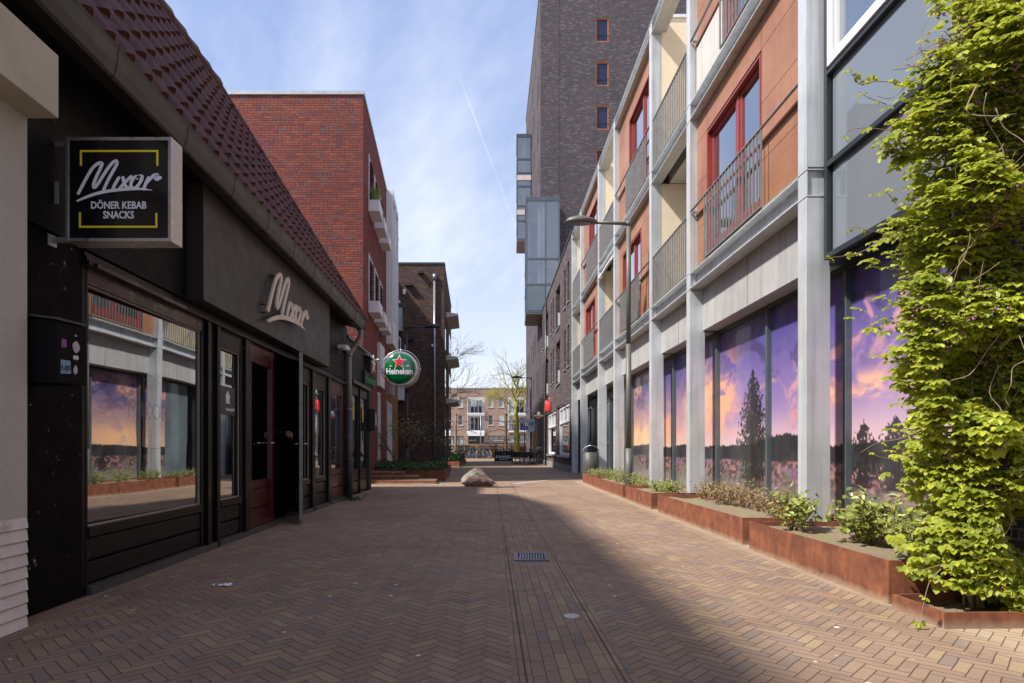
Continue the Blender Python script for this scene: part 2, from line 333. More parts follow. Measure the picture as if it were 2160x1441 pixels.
# ------------------------------------------------------------------ mesh collector and frames
class F:
    """a facade: s runs along the street (= world Y), d out towards the street, z up"""
    def __init__(s, X0, a, sg): s.X0 = X0; s.a = a; s.sg = sg; s.vp = 1080 + 1300 * a
    def P(s, y, d, z): return Vector((s.X0 + s.a * y + s.sg * d, y, z))
    def s_(s, x, d=0.): return 1300 * (s.X0 + s.sg * d) / (x - s.vp)
RF = F(3.25, -.0331, -1); LF = F(-2.68, -.0508, 1); BF = F(-2.365, -.104, 1)
WORLD = F(0, 0, 1)   # d = X, s = Y

class MB:
    def __init__(s, fr=WORLD): s.v = []; s.f = []; s.fr = fr; s.sm = set()
    def add(s, vs, fs, smooth=False):
        o = len(s.v); s.v += [Vector(q) for q in vs]
        for f in fs:
            if smooth: s.sm.add(len(s.f))
            s.f.append([o + i for i in f])
        return s
    def box(s, s0, s1, d0, d1, z0, z1, fr=None):
        P = (fr or s.fr).P
        vs = [P(a, b, c) for c in (z0, z1) for b in (d0, d1) for a in (s0, s1)]
        fs = [(0, 2, 3, 1), (4, 5, 7, 6), (0, 1, 5, 4), (2, 6, 7, 3), (0, 4, 6, 2), (1, 3, 7, 5)]
        return s.add(vs, fs)
    def prism(s, pts, a, b):
        """pts: (d, z) profile extruded from s=a to s=b"""
        P = s.fr.P; n = len(pts)
        vs = [P(a, d, z) for d, z in pts] + [P(b, d, z) for d, z in pts]
        fs = [tuple(range(n))[::-1], tuple(range(n, 2 * n))] + [(i, (i + 1) % n, n + (i + 1) % n, n + i) for i in range(n)]
        return s.add(vs, fs)
    def poly(s, pts, off):
        """flat world polygon given thickness by the vector off"""
        off = Vector(off); n = len(pts); pts = [Vector(q) for q in pts]
        vs = pts + [q + off for q in pts]
        fs = [tuple(range(n))[::-1], tuple(range(n, 2 * n))] + [(i, (i + 1) % n, n + (i + 1) % n, n + i) for i in range(n)]
        return s.add(vs, fs)
    def tube(s, pts, r, n=8, caps=True, flat=1.):
        pts = [Vector(q) for q in pts]; rs = r if isinstance(r, (list, tuple)) else [r] * len(pts)
        vs = []; fs = []; up = None
        for i, q in enumerate(pts):
            tn = (pts[min(i + 1, len(pts) - 1)] - pts[max(i - 1, 0)]); tn = tn.normalized() if tn.length > 1e-9 else Vector((0, 0, 1))
            if up is None: up = tn.orthogonal().normalized()
            up = (up - tn * up.dot(tn)); up = up.normalized() if up.length > 1e-6 else tn.orthogonal().normalized()
            sd = tn.cross(up)
            for k in range(n):
                an = 2 * math.pi * k / n; vs.append(q + (up * math.cos(an) + sd * math.sin(an) * flat) * rs[i])
        for i in range(len(pts) - 1):
            for k in range(n): fs.append((i * n + k, i * n + (k + 1) % n, (i + 1) * n + (k + 1) % n, (i + 1) * n + k))
        s.add(vs, fs, True)
        if caps:
            o = len(s.v) - len(vs); s.f.append([o + k for k in range(n)][::-1]); s.f.append([o + (len(pts) - 1) * n + k for k in range(n)])
        return s
    def lathe(s, prof, c, axis='Z', n=24):
        """prof: (radius, height) list round a vertical (or X/Y) axis through c"""
        c = Vector(c); vs = []; fs = []
        for r, h in prof:
            for k in range(n):
                a = 2 * math.pi * k / n; p_ = (r * math.cos(a), r * math.sin(a), h)
                if axis == 'Y': p_ = (p_[0], p_[2], p_[1])
                if axis == 'X': p_ = (p_[2], p_[0], p_[1])
                vs.append(c + Vector(p_))
        for i in range(len(prof) - 1):
            for k in range(n): fs.append((i * n + k, i * n + (k + 1) % n, (i + 1) * n + (k + 1) % n, (i + 1) * n + k))
        s.add(vs, fs, True); o = len(s.v) - len(vs)
        s.f.append([o + k for k in range(n)][::-1]); s.f.append([o + (len(prof) - 1) * n + k for k in range(n)])
        return s
    def build(s, name, mat, parent=None, bevel=0., mods=None):
        me = bpy.data.meshes.new(name); off = Vector((0, 0, 0)); q = parent
        while q is not None: off += q.location; q = q.parent
        me.from_pydata([v - off for v in s.v], [], s.f)
        if s.sm:
            fl = [False] * len(s.f)
            for i in s.sm: fl[i] = True
            me.polygons.foreach_set('use_smooth', fl)
        for mm in (mat if isinstance(mat, list) else [mat]): me.materials.append(mm)
        import bmesh
        bm = bmesh.new(); bm.from_mesh(me); bmesh.ops.recalc_face_normals(bm, faces=bm.faces)
        bm.to_mesh(me); bm.free()
        o = bpy.data.objects.new(name, me); col.objects.link(o); o.parent = parent
        if bevel:
            b = o.modifiers.new('bevel', 'BEVEL'); b.width = bevel; b.segments = 2; b.limit_method = 'ANGLE'
        return o
def tag(o, label=None, cat=None, group=None, kind=None):
    if label: o['label'] = label
    if cat: o['category'] = cat
    if group: o['group'] = group
    if kind: o['kind'] = kind
    return o
def thing(name, label, cat, loc, group=None):
    o = bpy.data.objects.new(name, None); col.objects.link(o); o.location = loc; o.empty_display_size = .2
    return tag(o, label, cat, group)
def kids(o): return [c for c in bpy.data.objects if c.parent is o]
def copy_tree(o, parent=None):
    c = o.copy(); col.objects.link(c)
    if parent is not None: c.parent = parent
    for k in kids(o): copy_tree(k, c)
    return c
def textmesh(s, M, size=1., extrude=.005, bold=0., align='CENTER', shear=0.):
    cu = bpy.data.curves.new('text', 'FONT'); cu.body = s; cu.size = size; cu.extrude = extrude; cu.offset = bold; cu.align_x = align; cu.align_y = 'CENTER'; cu.shear = shear
    cu.resolution_u = 3
    ob = bpy.data.objects.new('text', cu); col.objects.link(ob); bpy.context.view_layer.update()
    me = bpy.data.meshes.new_from_object(ob.evaluated_get(bpy.context.evaluated_depsgraph_get())); me.transform(M)
    vs = [v.co.copy() for v in me.vertices]; fs = [tuple(p_.vertices) for p_ in me.polygons]
    bpy.data.objects.remove(ob); bpy.data.curves.remove(cu); bpy.data.meshes.remove(me)
    return vs, fs
def front(loc, w=1., h=None):
    """matrix: text upright, facing the -Y direction"""
    return Matrix.Translation(loc) @ Matrix.Rotation(R(90), 4, 'X')
def catmull(pts, n=8):
    P = [Vector(q) for q in pts]; P = [P[0] * 2 - P[1]] + P + [P[-1] * 2 - P[-2]]; out = []
    for i in range(1, len(P) - 2):
        for k in range(n):
            t_ = k / n; a, b, c, d = P[i - 1], P[i], P[i + 1], P[i + 2]
            out.append(.5 * ((2 * b) + (c - a) * t_ + (2 * a - 5 * b + 4 * c - d) * t_ ** 2 + (3 * b - a - 3 * c + d) * t_ ** 3))
    out.append(P[-2]); return out

# ================================================================== GROUND
g = MB(); N_ = 2
g.add([(-160, -30, 0), (160, -30, 0), (160, 400, 0), (-160, 400, 0)], [(0, 1, 2, 3)])
tag(g.build('ground', pave), kind='structure')
# pale kerb lines laid in the paving
kl = plain('pale_kerb_stone', (.50, .48, .46), .8, 0, .1, 8.)
def ribbon(pts, wd, name):
    b = MB(); pts = catmull([(x, y, 0) for x, y in pts], 10); vs = []; fs = []
    for i, q in enumerate(pts):
        t_ = (pts[min(i + 1, len(pts) - 1)] - pts[max(i - 1, 0)]).normalized(); n_ = Vector((-t_.y, t_.x, 0)) * wd / 2
        vs += [q + n_ + Vector((0, 0, .005)), q - n_ + Vector((0, 0, .005))]
    for i in range(len(pts) - 1): fs.append((2 * i, 2 * i + 1, 2 * i + 3, 2 * i + 2))
    b.add(vs, fs); return tag(b.build(name, kl), kind='structure')
ribbon([(.05, 17.2), (.75, 18.6), (1.4, 19.9), (2.0, 20.7), (2.6, 21.2)], .10, 'kerb_line')
ribbon([(-3.2, 17.6), (-2.2, 17.05), (-1.5, 16.6), (-1.0, 16.5)], .08, 'kerb_line')
ribbon([(-3.0, 42), (-1.5, 39.5), (.2, 37.2), (2, 36.8), (3.2, 37.2)], .14, 'kerb_line')

# ================================================================== LEFT: SNACK BAR WITH TILED ROOF
bar = thing('snack_bar', 'black timber snack bar with a steep brown pantile roof and charcoal fascia', 'building', (-2.9, 8, 0))
fr = LF
ws = lambda x, d=0.: LF.s_(x, d)
# --- walls: black rendered stretch left of the shop window, black boarding above windows
b = MB(fr); b.box(3.44, 4.19, -.25, 0, 0, 3.47); b.box(4.19, 12.3, -.25, -.02, 2.30, 3.47); b.box(9.13, 12.3, -.25, -.03, 2.28, 2.30)
b.box(-3, 3.44, -.5, -.25, 0, 3.47); b.build('wall', blackpaint, bar)
b = MB(fr); b.box(4.19, 12.3, -6.2, -6.0, 0, 3.3); b.box(-3, 4.19, -6.2, -6.0, 0, 3.3)
b.box(-3, 12.3, -6.0, -.26, 3.32, 3.34); b.box(12.1, 12.25, -6.0, -.26, 0, 3.3); b.box(-3, -2.9, -6, -.3, 0, 3.3); b.box(4.2, 12.1, -6, -.2, .0, .012)
b.box(8.4, 11.6, -4.4, -3.9, 0, 1.1)
b.build('interior', interior, bar)
# plinth/threshold
b = MB(fr); b.box(4.19, 8.02, -.2, .035, 0, .06); b.box(9.13, 12.3, -.2, .03, 0, .06); b.build('threshold', plain('threshold_stone', (.06, .055, .055), .6, 0, .25, 6.), bar)
def planked(b, s0, s1, z0, z1, d, n=3):
    h = (z1 - z0) / n
    for i in range(n):
        a0 = z0 + i * h; b.prism([(d - .03, a0 + .004), (d, a0 + .014), (d, a0 + h - .010), (d - .03, a0 + h - .001)], s0, s1)
def shopwindow(s0, s1, zb, zt, m, fw=.06, planks=2, top=.16, label=None, nm='window'):
    b = MB(fr)
    b.box(s0, s0 + fw, -.09, .0, .06, 2.30); b.box(s1 - fw, s1, -.09, .0, .06, 2.30)
    b.box(s0 + fw, s1 - fw, -.09, -.004, zt, zt + top); b.box(s0 + fw, s1 - fw, -.09, .012, zb - .07, zb)
    planked(b, s0 + fw, s1 - fw, .065, zb - .075, -.012, planks)
    b.box(s0 + fw, s1 - fw, -.09, -.045, .065, zb - .07)
    w_ = b.build(nm, m, bar, bevel=.003)
    if label: w_['label'] = label
    p_ = MB(fr)
    if s1 - s0 > 1.5:
        a_, c_ = s0 + fw - .004, s1 - fw + .004; vs = [fr.P(a_, -.078, zb - .004), fr.P(c_, -.030, zb - .004), fr.P(c_, -.030, zt + .004), fr.P(a_, -.078, zt + .004)]
        p_.poly(vs, (-.006, 0, 0))
    else: p_.box(s0 + fw - .005, s1 - fw + .005, -.055, -.049, zb - .005, zt + .005)
    p_.build('pane', win_left, w_)
    q = MB(fr); st = .012
    for a_, c_, e_, f_ in ((s0 + fw, s0 + fw + st, zb, zt), (s1 - fw - st, s1 - fw, zb, zt), (s0 + fw + st, s1 - fw - st, zb, zb + st), (s0 + fw + st, s1 - fw - st, zt - st, zt)):
        q.box(a_, c_, -.030, -.018, e_, f_)
    q.build('glazing_bead', plain('glazing_bead_' + str(round(s0)), (.30, .26, .23), .5, 0, .1, 8.), w_)
    return w_
w1 = shopwindow(4.14, 5.98, .463, 2.125, blackwood, .065, 2, .12, 'wide shop window with black planked apron')
b = MB(fr); b.box(4.205, 5.915, -.05, -.0, 2.125, 2.235); b.build('window_header', brownwood, w1)
w2 = shopwindow(6.28, 6.95, .463, 2.05, blackwood, .07, 2, .2, 'narrow window with sticker')
b = MB(fr); b.box(6.0, 6.07, -.1, .03, .0, 2.3); b.box(6.20, 6.27, -.1, .035, 0, 2.3); b.box(6.07, 6.20, -.1, .0, 0, 2.3); b.box(6.96, 7.10, -.1, .03, 0, 2.3); b.build('door_post', blackwood, bar, .003)
def doorleaf(name, s0, s1, zb, zt, root, top=2.3, glassm=win_left, frame_=fr, handle=None):
    b = MB(frame_)
    b.box(s0, s0 + .1, -.06, 0, .05, top); b.box(s1 - .1, s1, -.06, 0, .05, top); b.box(s0 + .1, s1 - .1, -.06, -.003, zt, top)
    b.box(s0 + .1, s1 - .1, -.06, -.003, zb - .1, zb); planked(b, s0 + .1, s1 - .1, .055, zb - .1, -.008, 2); b.box(s0 + .1, s1 - .1, -.05, -.035, .055, zb - .1)
    o = b.build(name, redwood, root, .003)
    q = MB(frame_); q.box(s0 + .095, s1 - .095, -.035, -.029, zb - .004, zt + .004); q.build('pane', glassm, o)
    return o
d1 = doorleaf('door', 7.11, 8.0, .62, 2.02, bar); d1['label'] = 'oxblood red fixed door leaf with tall pane beside the opening'
b = MB(fr); b.tube([fr.P(7.88, .0, 1.07), fr.P(7.88, .05, 1.07), fr.P(7.76, .05, 1.07)], .009, 8); b.build('handle', chrome, d1)
# the leaf standing open: hinged on its far side and swung outwards
b = MB(); h0 = fr.P(9.08, .0, 0); h1 = Vector((-2.80, 8.10, 0)); dr = (h1 - h0).normalized(); nr = Vector((dr.y, -dr.x, 0)) * -1
def obox(b, a0, a1, t0, t1, z0, z1, o=h0, u=dr, v=nr):
    vs = [o + u * a + v * c + Vector((0, 0, z)) for z in (z0, z1) for c in (t0, t1) for a in (a0, a1)]
    b.add(vs, [(0, 2, 3, 1), (4, 5, 7, 6), (0, 1, 5, 4), (2, 6, 7, 3), (0, 4, 6, 2), (1, 3, 7, 5)])
L_ = (h1 - h0).length
obox(b, 0, .1, 0, .05, .04, 2.27); obox(b, L_ - .1, L_, 0, .05, .04, 2.27); obox(b, .1, L_ - .1, .003, .047, 2.0, 2.27); obox(b, .1, L_ - .1, .003, .047, .04, .62)
leaf = b.build('door', redwood, bar, .003); leaf['label'] = 'open door leaf seen edge on with grey metal edge'
b = MB(); obox(b, L_ + .001, L_ + .006, .004, .046, .05, 2.26); b.build('edge_strip', plain('leaf_edge_metal', (.17, .18, .19), .4, .4, .2, 8.), leaf)
b = MB(); obox(b, .1, L_ - .1, .02, .028, .62, 2.0); b.build('pane', win_left, leaf)
b = MB()
for sg in (-1, 1):
    o0 = h0 + dr * (L_ - .05) + nr * (.025 + sg * .025) + Vector((0, 0, 1.06)); b.tube([o0, o0 + nr * sg * .05, o0 + nr * sg * .05 - dr * .11], .009, 8)
b.build('handle', chrome, leaf)
shopwindow(9.13, 9.72, .52, 2.0, blackwood, .06, 2, .25, 'narrow black window right of the open door')
b = MB(fr); b.box(9.73, 9.90, -.1, .03, 0, 2.3); b.box(10.75, 10.93, -.1, .03, 0, 2.3); b.build('door_post', blackwood, bar, .003)
shopwindow(9.91, 10.74, .52, 2.0, blackwood, .09, 2, .25, 'black window with buildings mirrored')
d3 = doorleaf('door', 10.94, 12.0, .62, 2.0, bar); d3['label'] = 'oxblood red closed door near the downpipe'
b = MB(fr); b.box(12.01, 12.3, -.2, .0, 0, 2.3); b.build('corner_pier', blackpaint, bar)
# dark moulding above the windows
b = MB(fr)
for i, (z_, d_) in enumerate(((2.235, .05), (2.265, .035), (2.295, .02))): b.box(4.14, 12.28, -.015 if i else -.01, d_, z_ + .003, z_ + .03)
b.build('moulding', blackwood, bar)
b = MB(fr); b.box(4.21, 5.5, .051, .065, 2.235, 2.262); b.build('trim', brownwood, bar)
# charcoal fascia
b = MB(fr); b.box(5.56, 10.2, 0, .18, 2.34, 3.40); fas = b.build('fascia', fasciagrey, bar, .004)
b = MB(fr); b.box(3.44, 5.559, -.02, .03, 2.34, 3.41); b.build('upper_boarding', plain('dark_boarding', (.007, .0065, .0065), .5, 0, .15, 3., streak=.3, dirt=((.35, .3, .2), 7., .66, .6), spec=.12), bar)
b = MB(fr); b.box(10.205, 12.28, -.02, .02, 2.34, 3.4); b.build('upper_boarding', MATS['dark_boarding'], bar)
# gutter with soffit boards
b = MB(fr)
s_ = -3.
while s_ < 12.3:
    e_ = min(12.3, s_ + .93)
    b.prism([(-.05, 3.47), (-.05, 3.455), (.33, 3.365), (.33, 3.38)], s_, e_ - .008); s_ += .93
b.build('soffit', soffitmat, bar)
b = MB(fr); prof = [(.20, 3.40), (.21, 3.375), (.335, 3.352), (.352, 3.365), (.372, 3.43), (.380, 3.52), (.390, 3.545), (.37, 3.555), (.36, 3.52), (.35, 3.44), (.33, 3.39), (.22, 3.41)]
b.prism(prof, -3., 12.32); cdir = [(-1, 0)]
s_ = -2.6
while s_ < 12.3:
    pr = [((q - .29) * 1.05 + .29, (z - 3.45) * 1.06 + 3.45) for q, z in prof[:8]] + [(.3, 3.5)]
    b.prism(pr, s_, s_ + .035); s_ += .93
b.prism([(.2, 3.36), (.38, 3.36), (.39, 3.55), (.2, 3.55)], 12.32, 12.33)
b.build('gutter', guttermat, bar)
# roof: courses of pantiles, hipped at the far end
E0, Z0, E1, Z1 = .33, 3.53, -1.13, 6.18          # eave d,z   ridge d,z
b = MB(fr); nc = 9; per = .218; nseg = 8
SL = math.hypot(E0 - E1, Z1 - Z0); nd, nz_ = (Z1 - Z0) / SL, (E0 - E1) / SL
def hip(t_): return 12.42 + (8.8 - 12.42) * t_
def tilez(ph):
    ph = ph % 1.; return .045 * (math.sin(min(ph / .55, 1) * math.pi)) if ph < .55 else -.012 * math.sin((ph - .55) / .45 * math.pi)
for k in range(nc):
    t0 = k / nc; t1 = (k + 1.14) / nc; n_ = int((hip((t0 + t1) / 2) + 3.) / (per / nseg)); vs = []; fs = []
    for i in range(n_ + 1):
        sv = -3. + i * per / nseg; hgt = tilez(i / nseg)
        for (t_, off) in ((t0, .0), (t0, .050), (t1, .008)):
            h_ = hgt + off; vs.append(fr.P(sv + rnd.uniform(-.001, .001), E0 + (E1 - E0) * t_ + nd * h_, Z0 + (Z1 - Z0) * t_ + nz_ * h_))
    for i in range(n_): fs += [(3 * i, 3 * i + 3, 3 * i + 4, 3 * i + 1), (3 * i + 1, 3 * i + 4, 3 * i + 5, 3 * i + 2)]
    b.add(vs, fs, False)
# back slope and hip end
R0 = fr.P(-3, E1, Z1); R1 = fr.P(8.8, E1, Z1); K0 = fr.P(-3, -2.9, 3.53); K1 = fr.P(12.42, -2.9, 3.53); E_ = fr.P(12.42, E0, Z0)
b.add([R0, R1, K1, K0], [(0, 1, 2, 3)]); b.add([R1, E_, K1], [(0, 1, 2)])
b.build('roof', tilemat, bar)
b = MB(fr); q = catmull([fr.P(-3, E1, Z1 + .02), fr.P(8.7, E1, Z1 + .02)], 1); n_ = 34
for i in range(n_):
    a = fr.P(-3 + 11.8 * i / n_, E1, Z1 + .02); c_ = fr.P(-3 + 11.8 * (i + 1.1) / n_, E1, Z1 + .045); b.tube([a, c_], [.10, .115], 8)
for i in range(13):
    a = R1.lerp(E_, i / 13) + Vector((0, 0, .05)); c_ = R1.lerp(E_, (i + 1.12) / 13) + Vector((0, 0, .07)); b.tube([c_, a], [.075, .09], 8)
b.build('ridge_tiles', tilemat, bar)
for s_ in (4.6, 6.9): b = MB(fr); b.box(s_, s_ + .05, E1 - .05, E1 + .09, Z1 + .1, Z1 + .24); b.box(s_ + .05, s_ + .16, E1 + .04, E1 + .09, Z1 + .2, Z1 + .24); b.build('ridge_hook', blackmat, bar)
# downpipe at the end of the gutter
b = MB(); X = -2.80; Yp = 12.33
P0 = fr.P(12.2, .30, 3.36)
b.tube(catmull([P0, P0 + Vector((0, 0, -.12)), Vector((-3.12, 12.25, 3.05)), Vector((-3.22, 12.22, 2.85)), Vector((-3.22, 12.2, 2.6))], 6) + [Vector((-3.22, 12.2, 1.75))], .048, 12)
for z_ in (2.82, 1.74): b.tube([(-3.22, 12.2, z_), (-3.22, 12.2, z_ + .05)], .056, 12)
b.build('downpipe', pipemat, bar)
b = MB(); b.tube([(-3.22, 12.2, 1.76), (-3.22, 12.2, 0)], .062, 12); b.tube([(-3.22, 12.2, .75), (-3.22, 12.2, .79)], .068, 12); b.build('pipe_foot', plain('cast_iron_pipe', (.075, .075, .09), .5, .3, .3, 6., dirt=((.3, .28, .25), 8., .66, .6)), bar)

# script lettering 'Mixor' drawn as strokes (units: 0..364 wide, 0..175 high, y down)
MIX = [[(325, 820), (340, 792), (362, 750), (388, 708), (412, 688), (428, 688), (420, 712), (404, 745), (392, 778), (396, 790), (412, 772), (440, 728), (466, 692), (486, 677), (491, 690), (474, 722), (452, 762), (432, 806)],
       [(502, 744), (484, 774), (472, 800)],
       [(516, 742), (520, 764), (530, 786), (548, 794), (560, 786)], [(556, 740), (532, 762), (498, 800)],
       [(590, 748), (572, 744), (555, 762), (550, 784), (562, 796), (580, 782), (594, 760), (598, 744), (588, 742), (572, 754)],
       [(628, 744), (614, 772), (602, 802)], [(608, 780), (628, 758), (650, 738), (664, 738), (654, 750), (662, 756), (680, 745)],
       [(322, 848), (370, 828), (430, 810), (500, 800), (580, 796), (640, 801)]]
def mixor(mapf, wid, thick):
    b = MB()
    for k, st in enumerate(MIX):
        pts = catmull([(x, y, 0) for x, y in st], 5); vs = []; fs = []; n_ = len(pts)
        for i, q in enumerate(pts):
            t_ = (pts[min(i + 1, n_ - 1)] - pts[max(i - 1, 0)]).normalized(); nn = Vector((-t_.y, t_.x, 0)); ww = wid / 2
            if k == 7: ww *= (.25 + .75 * math.sin(math.pi * min(1, (i + 1) / n_ * 1.05)) ** .5)
            elif i in (0, n_ - 1): ww *= .6
            for e in (-1, 1):
                for dd in (0, thick): vs.append(mapf((q + nn * ww * e).x, (q + nn * ww * e).y, dd + k * .0003))
        for i in range(n_ - 1):
            a = 4 * i; c_ = a + 4; fs += [(a, c_, c_ + 1, a + 1), (a + 2, a + 3, c_ + 3, c_ + 2), (a + 1, c_ + 1, c_ + 3, a + 3), (a, a + 2, c_ + 2, c_)]
        fs += [(0, 1, 3, 2), (4 * n_ - 4, 4 * n_ - 2, 4 * n_ - 1, 4 * n_ - 3)]
        b.add(vs, fs)
    return b
# raised letters on the fascia
def mf(x, y, dd):
    u = (x - 318) / 364; v = (y - 674) / 176
    return fr.P(7.0 + 1.70 * u, .235 + dd, 3.15 - .71 * v)
lt = mixor(mf, 13, .022); lo = lt.build('lettering_sign', brushed)
tag(lo, 'raised brushed metal script lettering on the charcoal fascia above the open door', 'sign')
for s_, z_ in ((7.02, 2.64), (7.35, 3.05), (7.03, 2.55), (7.9, 2.72), (8.6, 2.85), (8.45, 2.70)): b = MB(fr); b.tube([fr.P(s_, .18, z_), fr.P(s_, .236, z_)], .008, 6); b.build('standoff', blackmat, lo)
# ------------------------------------------------ projecting box sign
sg = thing('projecting_sign', 'square black lightbox sign with yellow corner lines projecting on brackets under the eaves', 'sign', (-2.43, 3.81, 2.3))
def px(x, y, Y): return Vector(((x - 1080) / 1300 * Y, Y, 1 + (946 - y) / 1300 * Y))
YS = 3.81; a = px(138, 509, YS); c_ = px(361, 289, YS); x0, x1, z0, z1 = a.x, c_.x, a.z, c_.z
b = MB(); f_ = .02
b.box(YS, YS + .13, x0, x0 + f_, z0, z1); b.box(YS, YS + .13, x1 - f_, x1, z0, z1); b.box(YS, YS + .13, x0 + f_, x1 - f_, z0, z0 + f_); b.box(YS, YS + .13, x0 + f_, x1 - f_, z1 - f_, z1)
for z_ in (z0 + .06, z0 + .3, z1 - .1): b.tube([(x1, YS + .11, z_), (x1 + .003, YS + .11, z_)], .007, 8)
b.box(YS - .002, YS + .003, x1 - .001, x1 + .0015, z0, z1)
b.build('frame', alu, sg, .002)
b = MB(); b.box(YS + .006, YS + .124, x0 + f_ + .0005, x1 - f_ - .0005, z0 + f_ + .0005, z1 - f_ - .0005); b.build('panel', signblack, sg)
b = MB(); yy = YS + .0045
def zp(x, y): return px(x / 2, y / 2, YS)          # zoomed picture units
def hb(x0_, y0_, x1_, y1_):
    p_ = zp(x0_, y0_); q_ = zp(x1_, y1_); b.box(yy - .001, yy + .004, min(p_.x, q_.x), max(p_.x, q_.x), min(p_.z, q_.z), max(p_.z, q_.z))
hb(335, 632, 666, 640); hb(335, 641, 343, 697); hb(658, 641, 666, 698); b.build('corner_line', yellowline, sg); b = MB(); hb(331, 952, 662, 960); hb(331, 895, 339, 951); hb(654, 898, 662, 951)
b.build('corner_line', yellowline, sg)
b = MB(); lt = mixor(lambda x, y, dd: (lambda q: Vector((q.x, yy + .002 - dd, q.z)))(zp(x, y)), 13, .002)
for txt, yc in (('DÖNER KEBAB', 866), ('SNACKS', 907)):
    c0 = zp(498, yc); M = Matrix.Translation((c0.x, yy, c0.z)) @ Matrix.Rotation(R(90), 4, 'X') @ Matrix.Diagonal((.82, 1, 1, 1))
    vs, fs = textmesh(txt, M, .063, .001, .0011); lt.add(vs, fs)
lt.build('lettering', lilac, sg)
b = MB()
for z_ in (z0 + .02, z1 - .03): b = MB(); b.box(YS + .02, YS + .05, -2.875, x0, z_ - .018, z_ + .012); b.box(YS + .0, YS + .07, -2.88, -2.865, z_ - .04, z_ + .03); b.build('bracket', zinc, sg, .001)
b = MB(); b.box(YS + .02, YS + .026, -2.876, -2.82, 2.52, 2.66); b.build('old_plate', zinc, sg, .001)
# ------------------------------------------------ letterbox / ashtray cabinet with stickers
bx = thing('wall_cabinet', 'black metal wall cabinet covered in torn stickers beside the shop window', 'cabinet', (-2.72, 3.72, 1.37))
y0_, y1_ = 3.50, 3.66; b = MB()
A0 = px(121, 676, y0_); A1 = px(183, 690, y1_); zb_ = 1.372
xw = -2.868
b.add([(xw, y0_ - .03, zb_), (A0.x, y0_, zb_), (A1.x, y1_, zb_ + .0), (xw, y1_ + .05, zb_), (xw, y0_ - .03, 1.76), (A0.x, y0_, 1.725), (A1.x, y1_, 1.715), (xw, y1_ + .05, 1.76)],
      [(0, 3, 2, 1), (4, 5, 6, 7), (0, 1, 5, 4), (1, 2, 6, 5), (2, 3, 7, 6), (3, 0, 4, 7)])
b.build('body', plain('cabinet_black', (.006, .005, .007), .6, 0, .3, 8., spec=.15), bx, .004)
b = MB(); b.add([(xw, y0_ - .045, 1.765), (A0.x + .01, y0_ - .02, 1.73), (A1.x + .015, y1_ - .01, 1.72), (xw, y1_ + .06, 1.765), (xw, y0_ - .045, 1.775), (A0.x + .01, y0_ - .02, 1.742), (A1.x + .015, y1_ - .01, 1.732), (xw, y1_ + .06, 1.79)],
      [(0, 3, 2, 1), (4, 5, 6, 7), (0, 1, 5, 4), (1, 2, 6, 5), (2, 3, 7, 6), (3, 0, 4, 7)]); b.build('lid', plain('dull_lid', (.06, .058, .05), .6, 0, .2, 8.), bx)
ux = (Vector((A1.x, y1_, 0)) - Vector((A0.x, y0_, 0))); ul = ux.length; ux.normalize(); nv = Vector((ux.y, -ux.x, 0))
def stk(u0, v0, u1, v1, m, nm, rough_=0, lab=None, k=0):
    b = MB(); O = Vector((A0.x, y0_, zb_)) + nv * (.0015 + k * .0008); pts = []
    if rough_:
        for i in range(14):
            a = 2 * math.pi * i / 14; r_ = rnd.uniform(.75, 1.02) if rough_ == 1 else 1.
            pts.append(((u0 + u1) / 2 + (u1 - u0) / 2 * math.cos(a) * r_, (v0 + v1) / 2 + (v1 - v0) / 2 * math.sin(a) * r_))
    else: pts = [(u0, v0), (u1, v0 + .006), (u1 - .004, v1), (u0, v1)]
    b.poly([O + ux * u + Vector((0, 0, v)) for u, v in pts], nv * .0006); o = b.build(nm, m, bx)
    if lab: o['label'] = lab
purple = plain('purple_sticker', (.22, .08, .26), .5); torn = plain('torn_sticker', (.42, .41, .43), .8, 0, .2, 60.); bluest = plain('blue_sticker', (.18, .33, .45), .5, 0, .3, 50.)
stk(.022, .205, .052, .255, purple, 'sticker', 0, 'small purple sticker'); stk(.082, .18, .128, .262, torn, 'sticker', 1, 'torn white sticker')
stk(.018, .055, .076, .135, bluest, 'sticker', 0, 'blue and white lettered sticker'); stk(.084, .135, .12, .175, signblack, 'sticker', 2, 'round black sticker', 1); stk(.088, .055, .118, .115, torn, 'sticker', 1, 'torn grey sticker')
O = Vector((A0.x, y0_, zb_)) + nv * .004
Mb = Matrix((( ux.x, 0, nv.x, 0), (ux.y, 0, nv.y, 0), (0, 1, 0, 0), (0, 0, 0, 1)))
b = MB()
for txt, u, v, sz in (('88', .102, .157, .03), ('UJS', .047, .09, .036)):
    vs, fs = textmesh(txt, Matrix.Translation(O + ux * u + Vector((0, 0, v))) @ Mb, sz, .0004, .0012); bb = MB(); bb.add(vs, fs); bb.build('sticker_lettering', whitesign if txt == '88' else signblack, bx)
b = MB(); c0 = O + ux * .1 + Vector((0, 0, .285)); b.tube([c0 - nv * .004, c0 + nv * .003], .007, 12); b.build('lock', chrome, bx)
